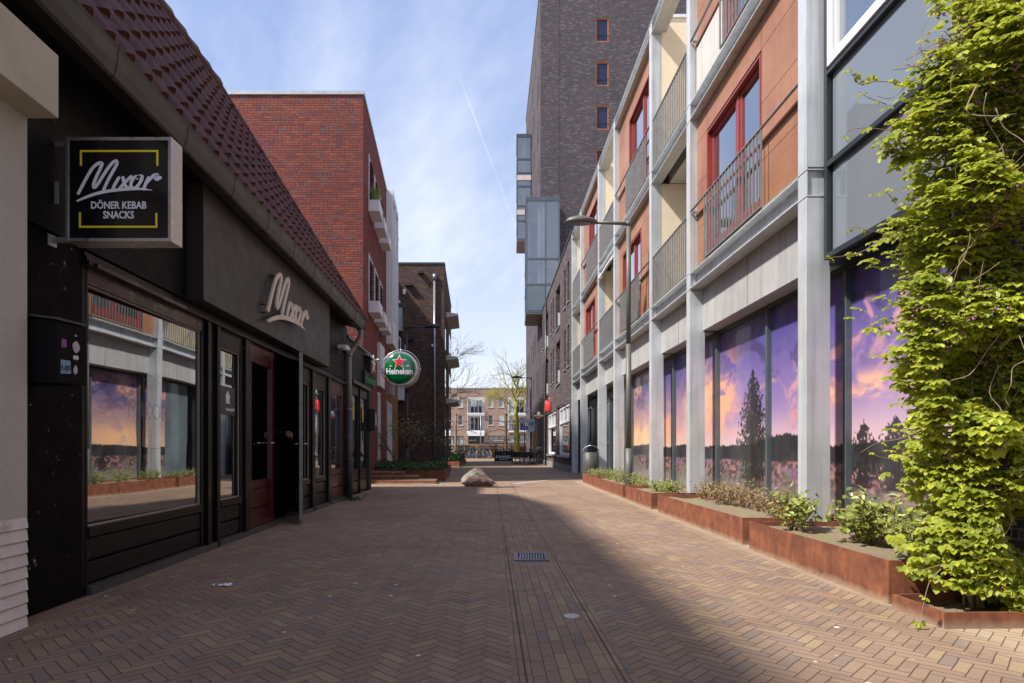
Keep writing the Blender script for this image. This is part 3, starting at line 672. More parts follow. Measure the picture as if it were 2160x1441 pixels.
# delivery sticker in the narrow window
ds = MB(fr); ds.box(6.42, 6.80, -.035, -.032, 1.36, 1.66); dso = ds.build('window_sticker', plain('sticker_film', (.03, .03, .035), .3), None)
tag(dso, 'black delivery sticker with white house symbol on the narrow window pane', 'sticker')
b = MB(fr)
hp = [(.0, 0), (.09, 0), (.09, .07), (.11, .07), (.045, .14), (-.02, .07), (0, .07)]
b.poly([fr.P(6.56 + u, -.031, 1.48 + v) for u, v in hp], (.0015, 0, 0)); 
M = Matrix.Translation(fr.P(6.605, -.030, 1.42)) @ Matrix(((0, 0, 1, 0), (1, 0, 0, 0), (0, 1, 0, 0), (0, 0, 0, 1)))
vs, fs = textmesh('Thuisbezorgd.nl', M, .048, .0006, .0008); b.add(vs, fs); b.build('lettering', whitesign, dso)
# frosted lower pane in the narrow window
b = MB(fr); b.box(6.36, 6.87, -.075, -.07, .72, 1.25); b.build('frosted_film', plain('frosted_film', (.36, .42, .42), .4), w2)
# round etched ring lettering on the big window
ring = MB(fr); c0 = fr.P(5.13, -.026, 1.30)
def ringpts(r, w_):
    vs = []; fs = []
    for i in range(48):
        a = 2 * math.pi * i / 48
        for rr in (r, r + w_): vs.append(c0 + Vector((fr.a * rr * math.cos(a), rr * math.cos(a), rr * math.sin(a))))
    for i in range(48): j = (i + 1) % 48; fs.append((2 * i, 2 * i + 1, 2 * j + 1, 2 * j))
    ring.add(vs, fs)
ringpts(.30, .012); ringpts(.335, .006); ringpts(.20, .006)
M = Matrix.Translation(c0) @ Matrix(((0, 0, 1, 0), (1, 0, 0, 0), (0, 1, 0, 0), (0, 0, 0, 1)))
vs, fs = textmesh('MIXOR', M, .20, .0004, .0); ring.add(vs, fs)
etch, t, p, o_ = newmat('etched_film'); setp(t, p, col=(.30, .29, .30), rough=.3, alpha=.12)
ring.build('etched_emblem', etch, w1)
# menu board and counter things seen through the opening
b = MB(fr); b.box(8.6, 9.2, -.9, -.86, .66, .95); mo = b.build('menu_board', plain('dim_board', (.10, .10, .11), .5, 0, .5, 30.)); tag(mo, 'dim printed board standing inside the open doorway', 'board')
b = MB(fr); b.box(8.25, 9.45, -.98, -.92, .0, .64); b.box(8.25, 9.45, -1.3, -.98, .58, .64); tag(b.build('counter', plain('counter_red', (.05, .01, .012), .5)), 'low dark red counter inside the open doorway', 'counter')
# CCTV dome
cc = thing('security_camera', 'white dome security camera on the wall beside the drainpipe', 'camera', (-3.12, 11.55, 2.85))
b = MB(); c0 = Vector((-3.12, 11.55, 2.83)); b.box(11.45, 11.65, -3.28, -3.08, 2.87, 2.93); b.lathe([(.085, .06), (.085, .02), (.06, -.0)], c0, n=20); b.build('housing', whitepaint, cc, .004)
b = MB(); b.lathe([(.06, .0), (.055, -.03), (.03, -.055), (.005, -.062)], c0, n=16); b.build('dome', signblack, cc)

# ------------------------------------------------ neighbouring pale building at the very left
nb = thing('corner_building', 'pale roughcast building corner with boarded plinth at the left edge', 'building', (-2.9, 2, 0))
b = MB(fr); b.box(-4, 3.438, -.24, .15, .62, 2.9); b.build('wall', pebble, nb)
b = MB(fr); z_ = 0.
b.box(-4, 3.434, -.24, .145, 0, .62)
for i in range(9): b.prism([(.146, z_ + .002), (.158, z_ + .006), (.150, z_ + .066)], -4, 3.436); z_ += .069
b.build('plinth', plaster, nb)
b = MB(fr); b.box(-4, 3.44, -.2, .325, 2.84, 3.19); b.build('fascia', plain('yellowed_fascia', (.50, .46, .36), .8, 0, .12, 3., dirt=((.2, .18, .14), 12., .68, .5)), nb, .004)

# ================================================================== BLACK BRICK PUB FRONT
pub = thing('pub_front', 'low black painted brick pub front with two glazed doors under a green beer sign', 'building', (-3.4, 14, 0))
b = MB(fr); b.box(12.33, 12.72, -.3, 0, 0, 3.22); b.box(14.75, 15.1, -.3, .0, 0, 3.22); b.box(12.72, 14.75, -.3, .0, 2.42, 3.22); b.box(14.9, 15.1, -6, -.3, 0, 3.22); b.box(12.33, 14.9, -6., -.3, 3.1, 3.2)
b.build('wall', blackbrick, pub)
b = MB(fr); b.box(12.33, 15.12, -6, .04, 3.22, 3.27); b.box(12.72, 14.75, .0, .06, 2.36, 2.43); b.build('coping', anthracite, pub)
b = MB(fr); b.box(12.4, 14.9, -4, -3.9, 0, 3); b.build('interior', interior, pub)
for s0, s1 in ((12.74, 13.7), (13.8, 14.74)):
    b = MB(fr); b.box(s0, s0 + .09, -.1, -.02, .03, 2.36); b.box(s1 - .09, s1, -.1, -.02, .03, 2.36); b.box(s0 + .09, s1 - .09, -.1, -.025, 2.15, 2.36); planked(b, s0 + .09, s1 - .09, .03, .56, -.03, 2)
    o = b.build('door', blackwood, pub, .003); q = MB(fr); q.box(s0 + .085, s1 - .085, -.07, -.064, .56, 2.16); q.build('pane', win_left, o)
    q = MB(fr); q.poly([fr.P((s0 + s1) / 2 + u, -.05, 1.72 + v) for u, v in ((-.06, -.12), (.06, -.12), (.10, .16), (.0, .26), (-.10, .16))], (.002, 0, 0)); q.build('decal', plain('beer_decal%d' % s0, (.50, .36, .12), .5, 0, .4, 20.), o)
b = MB(fr); b.box(13.71, 13.79, -.12, .0, 0, 2.36); b.build('door_post', blackwood, pub)
b = MB(fr); b.box(14.78, 15.08, .0, .14, 1.42, 1.95); b.build('letterbox', blackmat, pub, .01)
b = MB(fr); b.box(14.86, 15.0, .14, .145, 1.55, 1.85); b.build('notice', plain('notice', (.4, .4, .38), .8, 0, .3, 40.), pub)
green = plain('beer_green', (.0, .11, .025), .12, 0, .1, 2., coat=.7); starred = plain('star_red', (.62, .02, .02), .25, 0, .05, 4., coat=.5)
# neon beer sign on the wall
nsn = thing('wall_beer_sign', 'black wall box with green beer name and pale star beneath a small metal hood', 'sign', (-3.35, 14.7, 2.4))
b = MB(fr); b.box(13.9, 15.08, .0, .07, 2.43, 2.78); b.box(14.25, 14.75, .0, .13, 2.82, 3.10); b.build('box', blackmat, nsn)
def facL(c, depth=0.): return Matrix.Translation(c) @ Matrix(((0, 0, 1, 0), (1, 0, 0, 0), (0, 1, 0, 0), (0, 0, 0, 1)))
b = MB(); vs, fs = textmesh('Heineken', facL(fr.P(14.5, .085, 2.60)), .28, .012, .006); b.add(vs, fs); b.build('lettering', plain('neon_green', (.01, .22, .06), .4), nsn)
b = MB()
def star(c, r, fn, th):
    pts = []
    for i in range(10):
        a = math.pi / 2 + i * math.pi / 5; rr = r if i % 2 == 0 else r * .42; pts.append(fn(c, rr * math.cos(a), rr * math.sin(a)))
    return pts
b.poly(star(fr.P(14.5, .14, 2.96), .24, lambda c, u, v: c + Vector((0, u, v)), 0), (.03, 0, 0)); b.build('star', plain('pale_star', (.5, .42, .34), .4), nsn)
b = MB(fr); b.prism([(0, 3.16), (.16, 3.10), (.16, 3.13), (0, 3.19)], 14.1, 15.0); b.build('hood', zinc, nsn)
# round projecting beer sign
rs = thing('round_beer_sign', 'large round green beer sign with red star projecting over the street', 'sign', (-2.7, 15.0, 2.5))
Yr = 15.0; C0 = px(846, 779, Yr); r_ = .415
b = MB(); b.lathe([(r_ * .98, -.14), (r_, -.12), (r_, .12), (r_ * .98, .14)], C0, 'Y', 48); b.build('drum', alu, rs)
b = MB(); prof = [(r_ * .90, -.14)] + [(r_ * .90 * math.cos(a), -.14 - .075 * math.sin(a)) for a in [i * math.pi / 2 / 10 for i in range(1, 10)]] + [(.004, -.2155)]
b.lathe(prof, C0, 'Y', 48); b.build('face', green, rs)
def onface(x, y, lift=.004):
    q = px(x, y, Yr); rr = math.hypot(q.x - C0.x, q.z - C0.z) / (r_ * .9); return Vector((q.x, C0.y - .14 - .075 * math.sqrt(max(0, 1 - rr * rr)) - lift, q.z))
def faceproj(vs, lift): return [Vector((v.x, C0.y - .14 - .075 * math.sqrt(max(0, 1 - (math.hypot(v.x - C0.x, v.z - C0.z) / (r_ * .9)) ** 2)) - lift - max(0, (C0.y - v.y)) * .0, v.z)) for v in vs]
for rad, m_, lf, nm in ((.185, whitesign, .004, 'star_outline'), (.156, starred, .007, 'star')):
    b = MB(); cst = px(845.5, 766, Yr); vs = [cst] + star(cst, rad, lambda c, u, v: c + Vector((u, 0, v)), 0); n_ = 6; grid = []; fs = []
    for i in range(10):
        a_, c_ = vs[1 + i], vs[1 + (i + 1) % 10]; o_ = len(grid)
        for k in range(n_ + 1): grid += [cst.lerp(a_, k / n_), cst.lerp(c_, k / n_)]
        for k in range(n_): fs.append((o_ + 2 * k, o_ + 2 * k + 1, o_ + 2 * k + 3, o_ + 2 * k + 2))
    b.add(faceproj(grid, lf), fs); b.build(nm, m_, rs)
b = MB()
for txt, x, y, sz, bo in (('Heineken', 845.5, 786, .172, .0062), ('EST.', 828, 774.5, .044, .001), ('1873', 862.5, 774.5, .044, .001)):
    q = px(x, y, Yr); vs, fs = textmesh(txt, Matrix.Translation((q.x, Yr, q.z)) @ Matrix.Rotation(R(90), 4, 'X') @ Matrix.Diagonal((.98, 1.15, 1, 1)), sz, 0., bo); b.add(faceproj(vs, .006), fs)
b.build('lettering', whitesign, rs)
b = MB(); b.tube([C0 + Vector(((r_ + .05) * math.cos(i * math.pi / 24), -.03, (r_ + .05) * math.sin(i * math.pi / 24))) for i in range(49)], .009, 6, False)
for a in (0, 90, 180, 270): dd = Vector((math.cos(R(a)), 0, math.sin(R(a)))); b.tube([C0 + dd * r_ + Vector((0, -.03, 0)), C0 + dd * (r_ + .075) + Vector((0, -.03, 0))], .014, 6)
for z_ in (.12, -.1): b.tube([C0 + Vector((-r_, 0, z_)), Vector((-3.45, Yr, C0.z + z_ + .06))], .012, 6)
b.tube([Vector((-3.45, Yr - .02, C0.z + .2)), C0 + Vector((-r_ * .7, 0, r_ * .75))], .007, 6)
b.build('bracket', chrome, rs)

# person holding the open door from inside
pn = thing('person', 'person in a dark jacket reaching for the handle of the open door from inside', 'person', (-3.75, 8.75, 0))
def skinbody(name, pts, edges, mat, parent, root=0, sub=1):
    me = bpy.data.meshes.new(name); off = parent.location if parent else Vector()
    me.from_pydata([Vector(p_[:3]) - off for p_ in pts], edges, []); o = bpy.data.objects.new(name, me); col.objects.link(o); o.parent = parent; me.materials.append(mat)
    sk = o.modifiers.new('skin', 'SKIN'); lay = me.skin_vertices[0] if me.skin_vertices else None
    if lay is None:
        import bmesh
        bm = bmesh.new(); bm.from_mesh(me); bm.verts.layers.skin.verify(); bm.to_mesh(me); bm.free(); lay = me.skin_vertices[0]
    for i, p_ in enumerate(pts): lay.data[i].radius = (p_[3], p_[4] if len(p_) > 4 else p_[3]); lay.data[i].use_root = (i == root)
    sk.use_smooth_shade = True; s2 = o.modifiers.new('sub', 'SUBSURF'); s2.levels = sub; s2.render_levels = sub + 1
    return o
H = px(612, 916, 8.28); px0 = Vector((-3.78, 8.95, 0)); Sh = px0 + Vector((.18, -.08, 1.42))
body = [(*(px0 + Vector((0, 0, .95))), .15, .12), (*(px0 + Vector((0, 0, 1.2))), .16, .12), (*(px0 + Vector((0, 0, 1.42))), .17, .11), (*(px0 + Vector((0, -.01, 1.53))), .055), (*(px0 + Vector((0, -.03, 1.66))), .085, .095), (*(px0 + Vector((0, -.03, 1.77))), .07, .08),
        (*Sh, .065), (*(Sh.lerp(H, .5) + Vector((.02, .08, -.12))), .05), (*(H + (Sh - H).normalized() * .09), .034), (*(px0 + Vector((-.2, 0, 1.42))), .065), (*(px0 + Vector((-.26, 0, 1.12))), .05), (*(px0 + Vector((-.24, -.08, .88))), .035),
        (*(px0 + Vector((.1, 0, .88))), .09), (*(px0 + Vector((.11, -.02, .48))), .06), (*(px0 + Vector((.11, .02, .09))), .042), (*(px0 + Vector((.11, -.14, .04))), .035), (*(px0 + Vector((-.1, 0, .88))), .09), (*(px0 + Vector((-.11, 0, .48))), .06), (*(px0 + Vector((-.12, .02, .09))), .042), (*(px0 + Vector((-.12, -.14, .04))), .035)]
skinbody('body', body, [(0, 1), (1, 2), (2, 3), (3, 4), (4, 5), (2, 6), (6, 7), (7, 8), (2, 9), (9, 10), (10, 11), (0, 12), (12, 13), (13, 14), (14, 15), (0, 16), (16, 17), (17, 18), (18, 19)], jacket, pn)
W0 = H + (Sh - H).normalized() * .10; dirh = (H - W0).normalized(); side = Vector((0, 0, 1)); 
hand = [(*W0, .024, .03), (*(W0 + dirh * .05), .020, .036)]; he = [(0, 1)]
tgt = px(620, 921, 8.22)
for k, (off, ln) in enumerate(((.028, .075), (.010, .085), (-.008, .08), (-.025, .065))):
    kb = W0 + dirh * .085 + side * off; kt = kb + dirh * ln * .5 + Vector((.012, 0, -.004)); ke = kt + Vector((.006, -.004, -.028)); i0 = len(hand)
    hand += [(*kb, .0105), (*kt, .0095), (*ke, .008)]; he += [(1, i0), (i0, i0 + 1), (i0 + 1, i0 + 2)]
i0 = len(hand); hand += [(*(W0 + dirh * .05 + Vector((-.012, -.01, -.03))), .011), (*(W0 + dirh * .085 + Vector((-.005, -.015, -.045))), .009)]; he += [(1, i0), (i0, i0 + 1)]
skinbody('hand', hand, he, skin, pn, 0, 1)

# ================================================================== RIGHT: STEEL FRAMED APARTMENTS
fr = RF
ab = thing('apartment_building', 'steel framed apartment block with terracotta panels, balconies and sunset pictures on its shop windows', 'building', (3.0, 15, 0))
C7, C6, C5, C4, C3, C2, C1 = 6.36, 10.10, 12.53, 16.27, 18.70, 22.44, 24.87
CW, CD = .18, .21; ZB = (3.61, 6.38, 9.44)
cols = [C7, C6, C5, C4, C3, C2, C1]
for c_ in cols:
    b = MB(fr); top = 9.66 if c_ != C7 else 9.75
    b.box(c_, c_ + CW, -.014, 0, 0, top)                       # street flange
    b.box(c_ + .0, c_ + .022, -CD - .035, -.0145, 0, 3.59)       # side skin facing the camera on the ground floor
    b.box(c_ + .10, c_ + CW - .002, -CD - .035, -.0145, 0, 3.59)
    b.box(c_ + .0, c_ + .018, -CD, -.0145, 3.905, 6.37); b.box(c_ + .0, c_ + .018, -CD, -.0145, 6.66, 9.42)
    b.box(c_ + .11, c_ + CW - .002, -CD, -.0145, 3.9, 9.42)
    for zb in ZB: b.box(c_ - .004, c_ + CW + .004, -CD, .006, zb - .012, zb + .002); b.box(c_ - .004, c_ + CW + .004, -CD, .006, zb + .262, zb + .276)
    b.box(c_ + .02, c_ + .03, -CD, -.0145, 3.62, 3.88); b.box(c_ + .02, c_ + .03, -CD, -.0145, 6.39, 6.65)
    b.build('column', steel, ab, .002)
bays = [(cols[i + 1] if False else cols[i] + CW, cols[i + 1]) for i in range(6)]   # near edge, far edge
algae = plain('algae_ledge', (.20, .21, .14), .9, 0, .35, 9., bump=.003)
for bi, (s0, s1) in enumerate(bays):
    wide = bi % 2 == 0
    for zi, zb in enumerate(ZB):
        b = MB(fr)
        b.box(s0 + .004, s1 - .004, -CD + .001, .004, zb, zb + .014)                 # lower flange
        b.box(s0 + .004, s1 - .004, -.12, -.108, zb + .014, zb + .245)               # web, set back
        b.box(s0 + .004, s1 - .004, -CD + .002, .002, zb + .245, zb + .259)          # upper flange
        if zi == 2: b.box(s0 + .004, s1 - .004, -.30, -CD, zb + .02, zb + .25)
        b.build('floor_beam', steel, ab)
        if zi < 2:
            q = MB(fr); q.box(s0 + .01, s1 - .01, -.35, -.02, zb + .2595, zb + .30); q.build('ledge', algae, ab)
    # header over the ground floor
    b = MB(fr); b.box(s0, s1, -CD - .04, -CD, 2.93, 3.60); mid = (s0 + s1) / 2
    b.box(s0, s1, -CD - .5, -CD - .04, 2.93, 2.97); b.build('header', steel_panel, ab)
    b = MB(fr); b.box(mid - .003, mid + .003, -CD, -CD + .0025, 2.93, 3.60); b.build('joint', anthracite, ab)
def fbox(b, s0, s1, z0, z1, d0, d1, t_):
    b.box(s0, s0 + t_, d0, d1, z0, z1); b.box(s1 - t_, s1, d0, d1, z0, z1); b.box(s0 + t_, s1 - t_, d0, d1, z0, z0 + t_); b.box(s0 + t_, s1 - t_, d0, d1, z1 - t_, z1)
def railing(s0, s1, b0, b1, z0, z1, d=.02, stand=True):
    b = MB(fr)
    b.box(s0, s1, d - .018, d + .018, z1 - .012, z1); b.box(b0, b1, d - .013, d + .013, z0, z0 + .012)
    n_ = int((b1 - b0) / .108)
    for i in range(n_ + 1):
        s_ = b0 + .006 + i * (b1 - b0 - .012) / n_; b.box(s_ - .004, s_ + .004, d - .012, d + .012, z0 + .0125, z1 - .0125)
    if stand:
        for s_ in (s0 + .05, s1 - .05): b.box(s_ - .01, s_ + .01, d - .13, d - .026, z1 - .05, z1 - .02)
    return b.build('railing', darksteel, ab)
PD = -.12; seedw = 0
for bi, n_ in ((0, C7), (2, C5), (4, C3)):
    s0, s1 = bays[bi]
    for fi, (zl, zt, z0w, z1w) in enumerate(((3.88, 6.375, 4.0, 5.94), (6.66, 9.44, 6.78, 9.0))):
        if fi == 0: wa, wm, wb = n_ + 1.34, n_ + 2.20, n_ + 3.27
        else: wa, wm, wb = n_ + .60, n_ + 1.34, n_ + 2.54
        # boards with a reveal round the window: split in pieces so that the joints are real gaps
        b = MB(fr); zs = [zl, zl + .02]; jz = [4.58, 5.30, 5.98] if fi == 0 else [7.35, 8.07, 8.79]
        lv = [zl] + jz + [zt]; g_ = .004
        for k in range(len(lv) - 1):
            a, c_ = lv[k] + g_, lv[k + 1] - g_
            for (p0, p1) in ((s0, wa), (wb, s1)):
                b.box(p0 + g_, p1 - g_, PD - .012, PD, a, c_)
            if a >= z1w - .06 or k == len(lv) - 2: b.box(wa + g_, wb - g_, PD - .012, PD, max(a, z1w + .004), c_)
        b.box(wa, wb, PD - .012, PD - .001, zl, z0w)
        b.build('facade_panel', terra, ab)
        b = MB(fr); b.box(s0, wa, PD - .3, PD - .0125, zl, zt); b.box(wb, s1, PD - .3, PD - .0125, zl, zt); b.box(wa, wb, PD - .3, PD - .0125, z1w, zt); b.build('wall_core', blackmat, ab)
        b = MB(fr); fbox(b, wa, wb, z0w, z1w, PD - .11, PD + .012, .035)
        b.box(wm - .04, wm + .04, PD - .11, PD - .045, z0w + .035, z1w - .035)
        fbox(b, wa + .036, wm - .041, z0w + .036, z1w - .036, PD - .105, PD - .06, .065); fbox(b, wm + .041, wb - .036, z0w + .036, z1w - .036, PD - .105, PD - .06, .065)
        b.box(wa + .036, wb - .036, PD - .11, PD - .05, z0w + .036, z0w + .20)
        wo_ = b.build('window', redwin, ab, .003)
        q = MB(fr)
        for p0, p1 in ((wa + .10, wm - .105), (wm + .105, wb - .10)): q.box(p0, p1, PD - .09, PD - .084, z0w + .2, z1w - .10)
        q.build('pane', win_up, wo_)
        q = MB(fr)
        for p0, p1 in ((wa + .05, wa + .38), (wb - .42, wb - .05)):
            m_ = 14; vs = []; fs = []
            for i in range(m_ + 1):
                s_ = p0 + (p1 - p0) * i / m_; dd = PD - .22 + .025 * math.sin(i * 1.7); vs += [fr.P(s_, dd, z0w + .05), fr.P(s_, dd, z1w - .05)]
            for i in range(m_): fs.append((2 * i, 2 * i + 2, 2 * i + 3, 2 * i + 1))
            q.add(vs, fs)
        q.build('curtain', curtain, wo_)
        zt_ = zl + 1.0
        bb0, bb1 = (wa - .25, wb - .18) if fi == 0 else (wa - .1, wb - .1)
        railing(s0 + .01, s1 - .01, bb0, bb1, zl + .04, zt_ + .0, d=-.01)
        q = MB(fr); q.box(s0 + .02, s1 - .02, PD + .0, PD + .03, zt_ - .10, zt_ - .06); q.build('rail_batten', terra, ab)
        if fi == 1 and bi == 0:
            q = MB(fr); q.box(wb + .02, s1 - .06, PD + .004, PD + .03, zl + .04, zt_ - .16); q.build('infill_board', timberboard, ab)
for bi in (1, 3, 5):
    s0, s1 = bays[bi]
    for fi, (zl, zt) in enumerate(((3.88, 6.38), (6.66, 9.75))):
        b = MB(fr); b.box(s1 + .0, s1 + .1, -1.7, -CD, zl - .02, zt); b.box(s0 - .12, s0 - .01, -1.7, -CD, zl - .02, zt); b.box(s0 - .01, s1, -1.8, -1.7, zl - .02, zt); b.build('balcony_wall', cream, ab)
        b = MB(fr); b.box(s0, s1, -1.69, -.36, zl - .27, zl - .02); b.build('balcony_floor', concrete_pale, ab)
        if fi == 1:
            b = MB(fr); b.box(s1 - .03, s1 + .13, -1.85, -CD, zt + .001, zt + .06); b.box(s0 - .15, s0 + .0, -1.85, -CD, zt + .001, zt + .06); b.box(s0, s1 - .03, -1.85, -1.65, zt + .001, zt + .06); b.build('wall_cap', whitepaint, ab)
        railing(s0 + .02, s1 - .02, s0 + .02, s1 - .02, zl + .04, zl + 1.0, d=-.03, stand=False)
        b = MB(fr); b.box(s0 + .9, s0 + 1.8, -1.70, -1.66, zl, zl + 2.1); wo_ = b.build('balcony_door', redwin, ab); q = MB(fr); q.box(s0 + 1.0, s0 + 1.7, -1.659, -1.655, zl + .3, zl + 2.0); q.build('pane', win_up, wo_)
b = MB(fr); b.box(s0, s1, -.1, .06, 5.95, 6.3)   # sun blind box on one balcony
b = MB(fr); q0, q1 = bays[3]; b.prism([(-.19, 6.36), (-.02, 6.16), (.06, 6.02), (.08, 6.04), (.0, 6.20), (-.17, 6.375)], q0 + .02, q1 - .02); b.build('sun_blind', whitepaint, ab)
# back body of the block
b = MB(fr); b.box(C7, C1 + CW, -9, -1.9, 0, 9.3); b.build('core', cream, ab)
for bi, n_ in ((0, C7), (2, C5), (4, C3)):
    s0, s1 = bays[bi]; b = MB(fr); b.box(s0, s1, -1.9, -.45, 3.7, 3.86); b.box(s0, s1, -1.9, -.45, 9.36, 9.6); b.box(s0, s1, -1.9, -.45, 6.4, 6.6); b.build('slab', concrete_pale, ab)
# ------------------------------------------------ sunset film: a printed picture, held as colours in each pane's mesh
rs_ = np.random.RandomState(3)
def vnoise(x, y, seed):
    xi = np.floor(x).astype(int); yi = np.floor(y).astype(int); fx = x - xi; fy = y - yi
    def h(a, c): 
        v = np.sin(a * 127.1 + c * 311.7 + seed * 74.7) * 43758.5453; return v - np.floor(v)
    u = fx * fx * (3 - 2 * fx); v = fy * fy * (3 - 2 * fy)
    return (h(xi, yi) * (1 - u) + h(xi + 1, yi) * u) * (1 - v) + (h(xi, yi + 1) * (1 - u) + h(xi + 1, yi + 1) * u) * v
def fbm(x, y, seed, o=5):
    t_ = 0; a = .5; s_ = 0
    for k in range(o): t_ = t_ + a * vnoise(x, y, seed + k); s_ += a; x = x * 2.03 + 11.3; y = y * 2.03 + 7.7; a *= .55
    return t_ / s_
def lerp3(a, c_, t_): return a * (1 - t_[..., None]) + c_ * t_[..., None]
def sst(e0, e1, x): t_ = np.clip((x - e0) / (e1 - e0), 0, 1); return t_ * t_ * (3 - 2 * t_)
C_ = lambda r, g_, b_: np.array([(v / 255.) ** 2.2 for v in (r, g_, b_)])
def mural(Y, z):
    """Y street position, z height -> linear colour (albedo)"""
    ora = sst(9.0, 16., Y)                                      # the fiery end is the far one
    top = lerp3(np.broadcast_to(C_(78, 68, 148), Y.shape + (3,)), C_(84, 82, 146), ora)
    midc = lerp3(np.broadcast_to(C_(134, 108, 180), Y.shape + (3,)), C_(176, 134, 140), ora)
    low = lerp3(np.broadcast_to(C_(214, 172, 184), Y.shape + (3,)), C_(230, 178, 140), ora)
    t_ = np.clip((z - .95) / 1.9, 0, 1)
    c = np.where((t_ < .4)[..., None], lerp3(low, midc, sst(0, .4, t_)), lerp3(midc, top, sst(.35, .9, t_)))
    # wind-blown clouds, radiating
    wx = fbm(Y * 1.1, z * 1.4, 91, 4) - .5; wz = fbm(Y * 1.3 + 5, z * 1.7, 97, 4) - .5
    f1 = fbm(Y * .85 + z * 1.1 + wx * 1.6, z * 2.3 + Y * .35 + wz * 1.8, 3, 7); f2 = fbm(Y * 2.2 - z * 2.0 + wx * 2.2, z * 4.2 + Y * .5 + wz * 2., 19, 7); f3 = fbm(Y * 5 + wx * 5, z * 9 + wz * 6, 29, 5)
    cl = sst(.50 + .05 * (1 - ora), .68, f1 * .8 + f3 * .2) * sst(.02, .25, t_) * (1 - .7 * sst(.75, 1., t_))
    cc_ = lerp3(np.broadcast_to(C_(200, 138, 158), Y.shape + (3,)), C_(224, 146, 118), sst(8., 14., Y)); cc_ = lerp3(cc_, C_(236, 192, 160), sst(.55, .75, f2))
    cc_ = lerp3(cc_, C_(122, 78, 118), sst(.42, .20, f2) * .0 + (1 - sst(.30, .46, f3 * .5 + f2 * .5)) * .75)
    c = lerp3(c, cc_, cl * .92)
    c = lerp3(c, C_(58, 46, 96), sst(.50, .72, f2) * .7 * sst(.25, .8, t_))
    fl = np.exp(-((Y - 13.3) / .9) ** 2) * np.exp(-((z - 1.45) / .45) ** 2); c = lerp3(c, C_(232, 160, 120), np.clip(fl * .9 * sst(.35, .6, f2), 0, 1))
    fl = np.exp(-((Y - 10.0) / .55) ** 2) * np.exp(-((z - 1.8) / .6) ** 2); c = lerp3(c, C_(238, 160, 120), np.clip(fl * 1.3 * sst(.35, .6, f2), 0, 1))
    # orange flare beside the far panes and in the fourth bay
    fl = np.exp(-((Y - 15.6) / 1.3) ** 2) * np.exp(-((z - 1.25) / .35) ** 2); c = lerp3(c, C_(250, 180, 120), np.clip(fl * 1.0 * sst(.30, .62, f2), 0, 1))
    fl = np.exp(-((Y - 11.2) / .8) ** 2) * np.exp(-((z - 1.9) / .7) ** 2); c = lerp3(c, C_(255, 178, 128), np.clip(fl * 1.0 * sst(.3, .6, f1), 0, 1))
    fl = np.exp(-((Y - 6.3) / .9) ** 2) * np.exp(-((z - 1.62) / .13) ** 2); c = lerp3(c, C_(250, 178, 120), np.clip(fl * 1.2 * sst(.3, .55, f2), 0, 1))
    # forest
    ragged = .05 * fbm(Y * 9, Y * 0 + 3, 5, 4) + .035 * np.abs(np.mod(Y * 9.3 + 2 * fbm(Y * 2, Y * 0, 15, 2), 1) - .5) + .16 * fbm(Y * .9, Y * 0 + 1., 8, 3) + .10 * np.exp(-((Y - 7.9) / .7) ** 2)
    frl = .93 + ragged + .018 * vnoise(Y * 60, Y * 0, 2)
    wood = sst(-.006, .006, frl - z)
    wc = lerp3(np.broadcast_to(C_(40, 38, 44), Y.shape + (3,)), C_(62, 60, 66), fbm(Y * 8, z * 3, 44, 4))
    c = lerp3(c, wc, wood)
    # heather
    hl = .80 + .05 * fbm(Y * 2., Y * 0, 21, 3); he_ = sst(-.02, .02, hl - z)
    hn = fbm(Y * 14, z * 22, 31, 5); hm = fbm(Y * 2.3, z * 5, 37, 4)
    hc = lerp3(np.broadcast_to(C_(74, 60, 66), Y.shape + (3,)), C_(160, 112, 116), sst(.35, .7, hn)); hc = lerp3(hc, C_(142, 88, 146), sst(.60, .72, hm) * .6); hc = lerp3(hc, C_(92, 110, 74), sst(.56, .70, fbm(Y * 5, z * 6, 51, 4)) * .65)
    hc = lerp3(hc, C_(120, 116, 114), 1 - sst(.28, .66, z))
    c = lerp3(c, hc, he_)
    # birches and poplars
    for ty, h_, w_, base, dens in ((8.86, 2.16, .64, .40, .47), (6.22, 1.30, .35, .6, .54), (5.72, 1.32, .42, .6, .50), (16.9, 1.12, .28, .5, .56), (5.2, 1.25, .4, .6, .52), (14.9, 1.0, .3, .5, .58)):
        ty = ty * 1.0; u = (Y - ty) / w_; v0_ = (z - base) / (h_ - base); v = np.clip(v0_, .001, .999)
        env = np.clip(1.05 - np.abs(u) / np.clip(1.02 * (1 - v ** 2.6) * (.62 + .38 * np.clip(v * 3, 0, 1)), .02, 9), 0, 1) * (v0_ > 0) * (v0_ < 1)
        lf = fbm(Y * 34, z * 30, 61, 4); m_ = sst(dens - .05, dens + .01, lf + env * .42 - .16) * (env > 0)
        c = lerp3(c, C_(34, 36, 34) if h_ > 2 else C_(44, 40, 44), m_ * .96)
    c = lerp3(c, c * .55, sst(.72, .95, fbm(Y * 30, z * 1.4, 71, 4)) * .35)
    c = lerp3(c, C_(140, 134, 130), (1 - sst(.2, .6, z)) * .3)
    g_ = c @ np.array([.3, .55, .15]); c = c * .80 + g_[..., None] * .20
    c = c * np.array([1., 1.0, .94])
    return np.clip(c, 0, 1)
film, t, p, o_ = newmat('sunset_film')
at = t.new('ShaderNodeAttribute', attribute_name='film'); n1 = t.noise(t.pos(), 3., 6, .7)
setp(t, p, col=t.mix(t.map(n1, .5, .8, 0., .08), at.outputs['Color'], (.5, .48, .46)), rough=.4, coat=.45, coatr=.03)
GD = -.505
